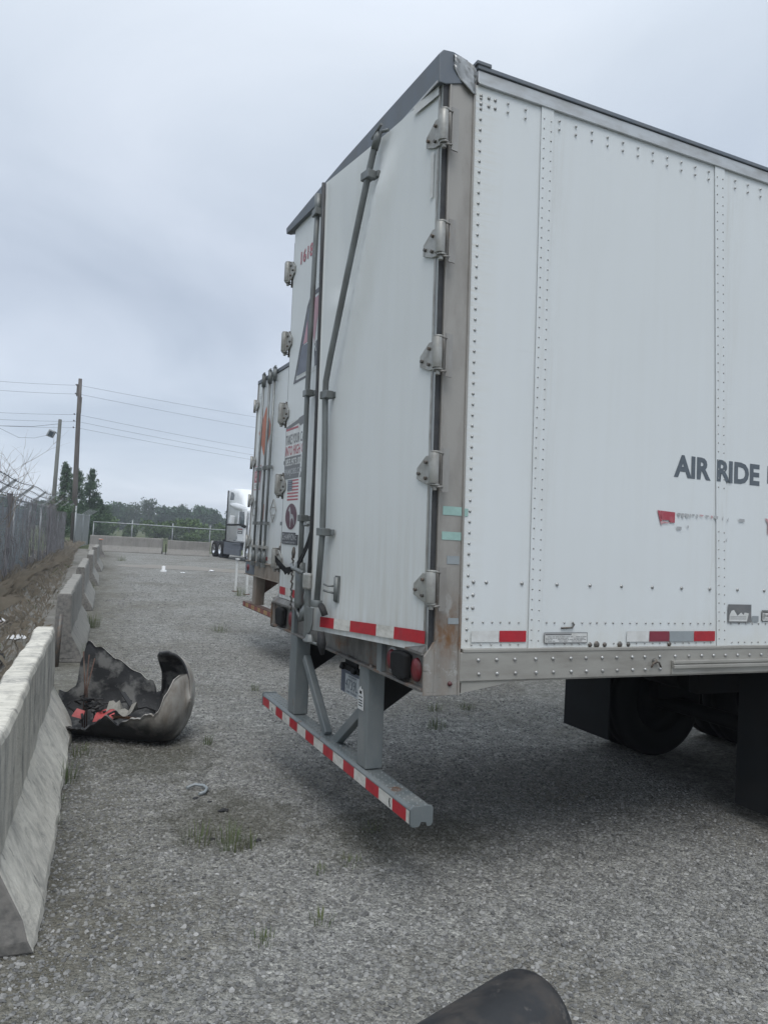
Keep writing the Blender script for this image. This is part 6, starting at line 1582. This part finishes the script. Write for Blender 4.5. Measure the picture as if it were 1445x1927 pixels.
m.add(vs, [(i * 3 + k, (i + 1) * 3 + k, (i + 1) * 3 + k + 1, i * 3 + k + 1) for i in range(8) for k in range(2)])
o = m.build('torn_strip', 'concrete_grey'); q = o.modifiers.new('s', 'SOLIDIFY'); q.thickness = 0.004; tag(o, 'crumpled pale torn strip along the front rim of the shell', 'torn strip')

# black tank in the foreground
t = thing('black_tank', 'black cylindrical tank lying in the gravel at the bottom edge', 'tank', (-0.4, -1.25, 0.17))
ax = Vector((0.94, 0.34, 0.0)).normalized(); end = Vector((0.02, -1.02, 0.172))
m = MB(); rr = 0.172; prof = [(-1.1, rr), (-0.5, rr), (-0.07, rr), (-0.045, rr * 0.985), (-0.022, rr * 0.93), (-0.008, rr * 0.84), (-0.001, rr * 0.6), (0.0, 0.0)]
m.lathe(end, ax, prof, 40); m.build('shell', 'tank_black', t)
m = MB(); m.lathe(end - ax * 1.1, -ax, [(0, rr), (0.06, rr * .9), (0.10, 0.0)], 24); m.build('end_cap', 'tank_black', t)

# ------------------------------------------------------------------ litter
def crumple(name, cx, cy, cz, sx, sy, sz, mat, lab, cat, seed, grp=None):
    r_ = random.Random(seed); bm = bmesh.new(); bmesh.ops.create_icosphere(bm, subdivisions=2, radius=1.0)
    for v in bm.verts:
        k = r_.uniform(0.6, 1.15); v.co = Vector((v.co.x * sx * k, v.co.y * sy * k, max(0, v.co.z * sz * r_.uniform(0.5, 1.2) + sz * 0.6)))
    me = bpy.data.meshes.new(name); bm.to_mesh(me); bm.free(); me.materials.append(MATS[mat]); o = link(name, me); o.location = (cx, cy, cz); tag(o, lab, cat, grp); return o
crumple('litter_bag', -1.95, 9.55, 0.0, 0.17, 0.26, 0.035, 'litter_white', 'torn white sheet of litter behind the nearest barrier', 'litter', 1, 'white litter on the verge')
crumple('litter_bag', -2.25, 11.5, 0.0, 0.13, 0.25, 0.06, 'litter_white', 'white plastic litter at the left edge of the verge', 'litter', 2, 'white litter on the verge')
crumple('black_tarp', -2.32, 7.3, 0.0, 0.35, 1.0, 0.12, 'rubber', 'dark tarp heap behind the nearest barrier', 'tarp', 3)
t = thing('white_bottle', 'small white post shaped bottle standing by the puddle', 'bottle', (2.78, 27.49, 0)); m = MB(); m.lathe((2.78, 27.49, 0), (0, 0, 1), [(0, 0.12), (0.06, 0.12), (0.09, 0.065), (0.22, 0.07), (0.24, 0.0)], 14); m.build('body', 'litter_white', t)
crumple('litter_scrap', 4.87, 28.5, 0.0, 0.14, 0.12, 0.05, 'litter_white', 'white scrap lying at the puddle right end', 'litter', 6)
crumple('litter_scrap', 3.45, 27.0, 0.0, 0.10, 0.10, 0.03, 'litter_white', 'faint white scrap right of the standing bottle', 'litter', 7)
m = MB(); m.tube([(-0.66, 2.14, 0.02), (-0.60, 2.17, 0.03), (-0.545, 2.13, 0.03), (-0.53, 2.08, 0.025), (-0.56, 2.02, 0.02), (-0.60, 2.0, 0.02)], 0.011, 6); tag(m.build('bent_trim', 'silver_tape'), 'pale bent piece of trim lying in the gravel', 'scrap')
for i, (x, y, s, lab) in enumerate([(-0.625, 1.97, .035, 'black scrap lying beside the pale bent trim'), (-0.50, 1.69, .05, 'largest black burnt scrap in the gravel below the bent trim'), (-0.41, 1.165, .035, 'black lump right of the tallest weed tuft'), (-0.55, 1.88, .025, 'small black scrap just below the bent trim'), (-0.66, 1.26, .03, 'dark scrap between the weed tufts')]):
    crumple('burnt_scrap', x, y, -0.004, s * 0.7, s * 0.6, s * 0.32, 'char', lab, 'scrap', 20 + i, 'burnt scraps in the gravel')

# ------------------------------------------------------------------ haze
k = bpy.data.materials.new('haze'); k.use_nodes = True; k.node_tree.nodes.clear()
ho = k.node_tree.nodes.new('ShaderNodeOutputMaterial'); hv = k.node_tree.nodes.new('ShaderNodeVolumePrincipled')
hv.inputs['Density'].default_value = 0.0013; hv.inputs['Color'].default_value = (0.86, 0.91, 0.98, 1); hv.inputs['Anisotropy'].default_value = 0.2
k.node_tree.links.new(hv.outputs[0], ho.inputs['Volume']); MATS['haze'] = k
MB().box(-420, 420, -120, 520, -1.2, 14.0).build('haze', 'haze', kind='stuff')
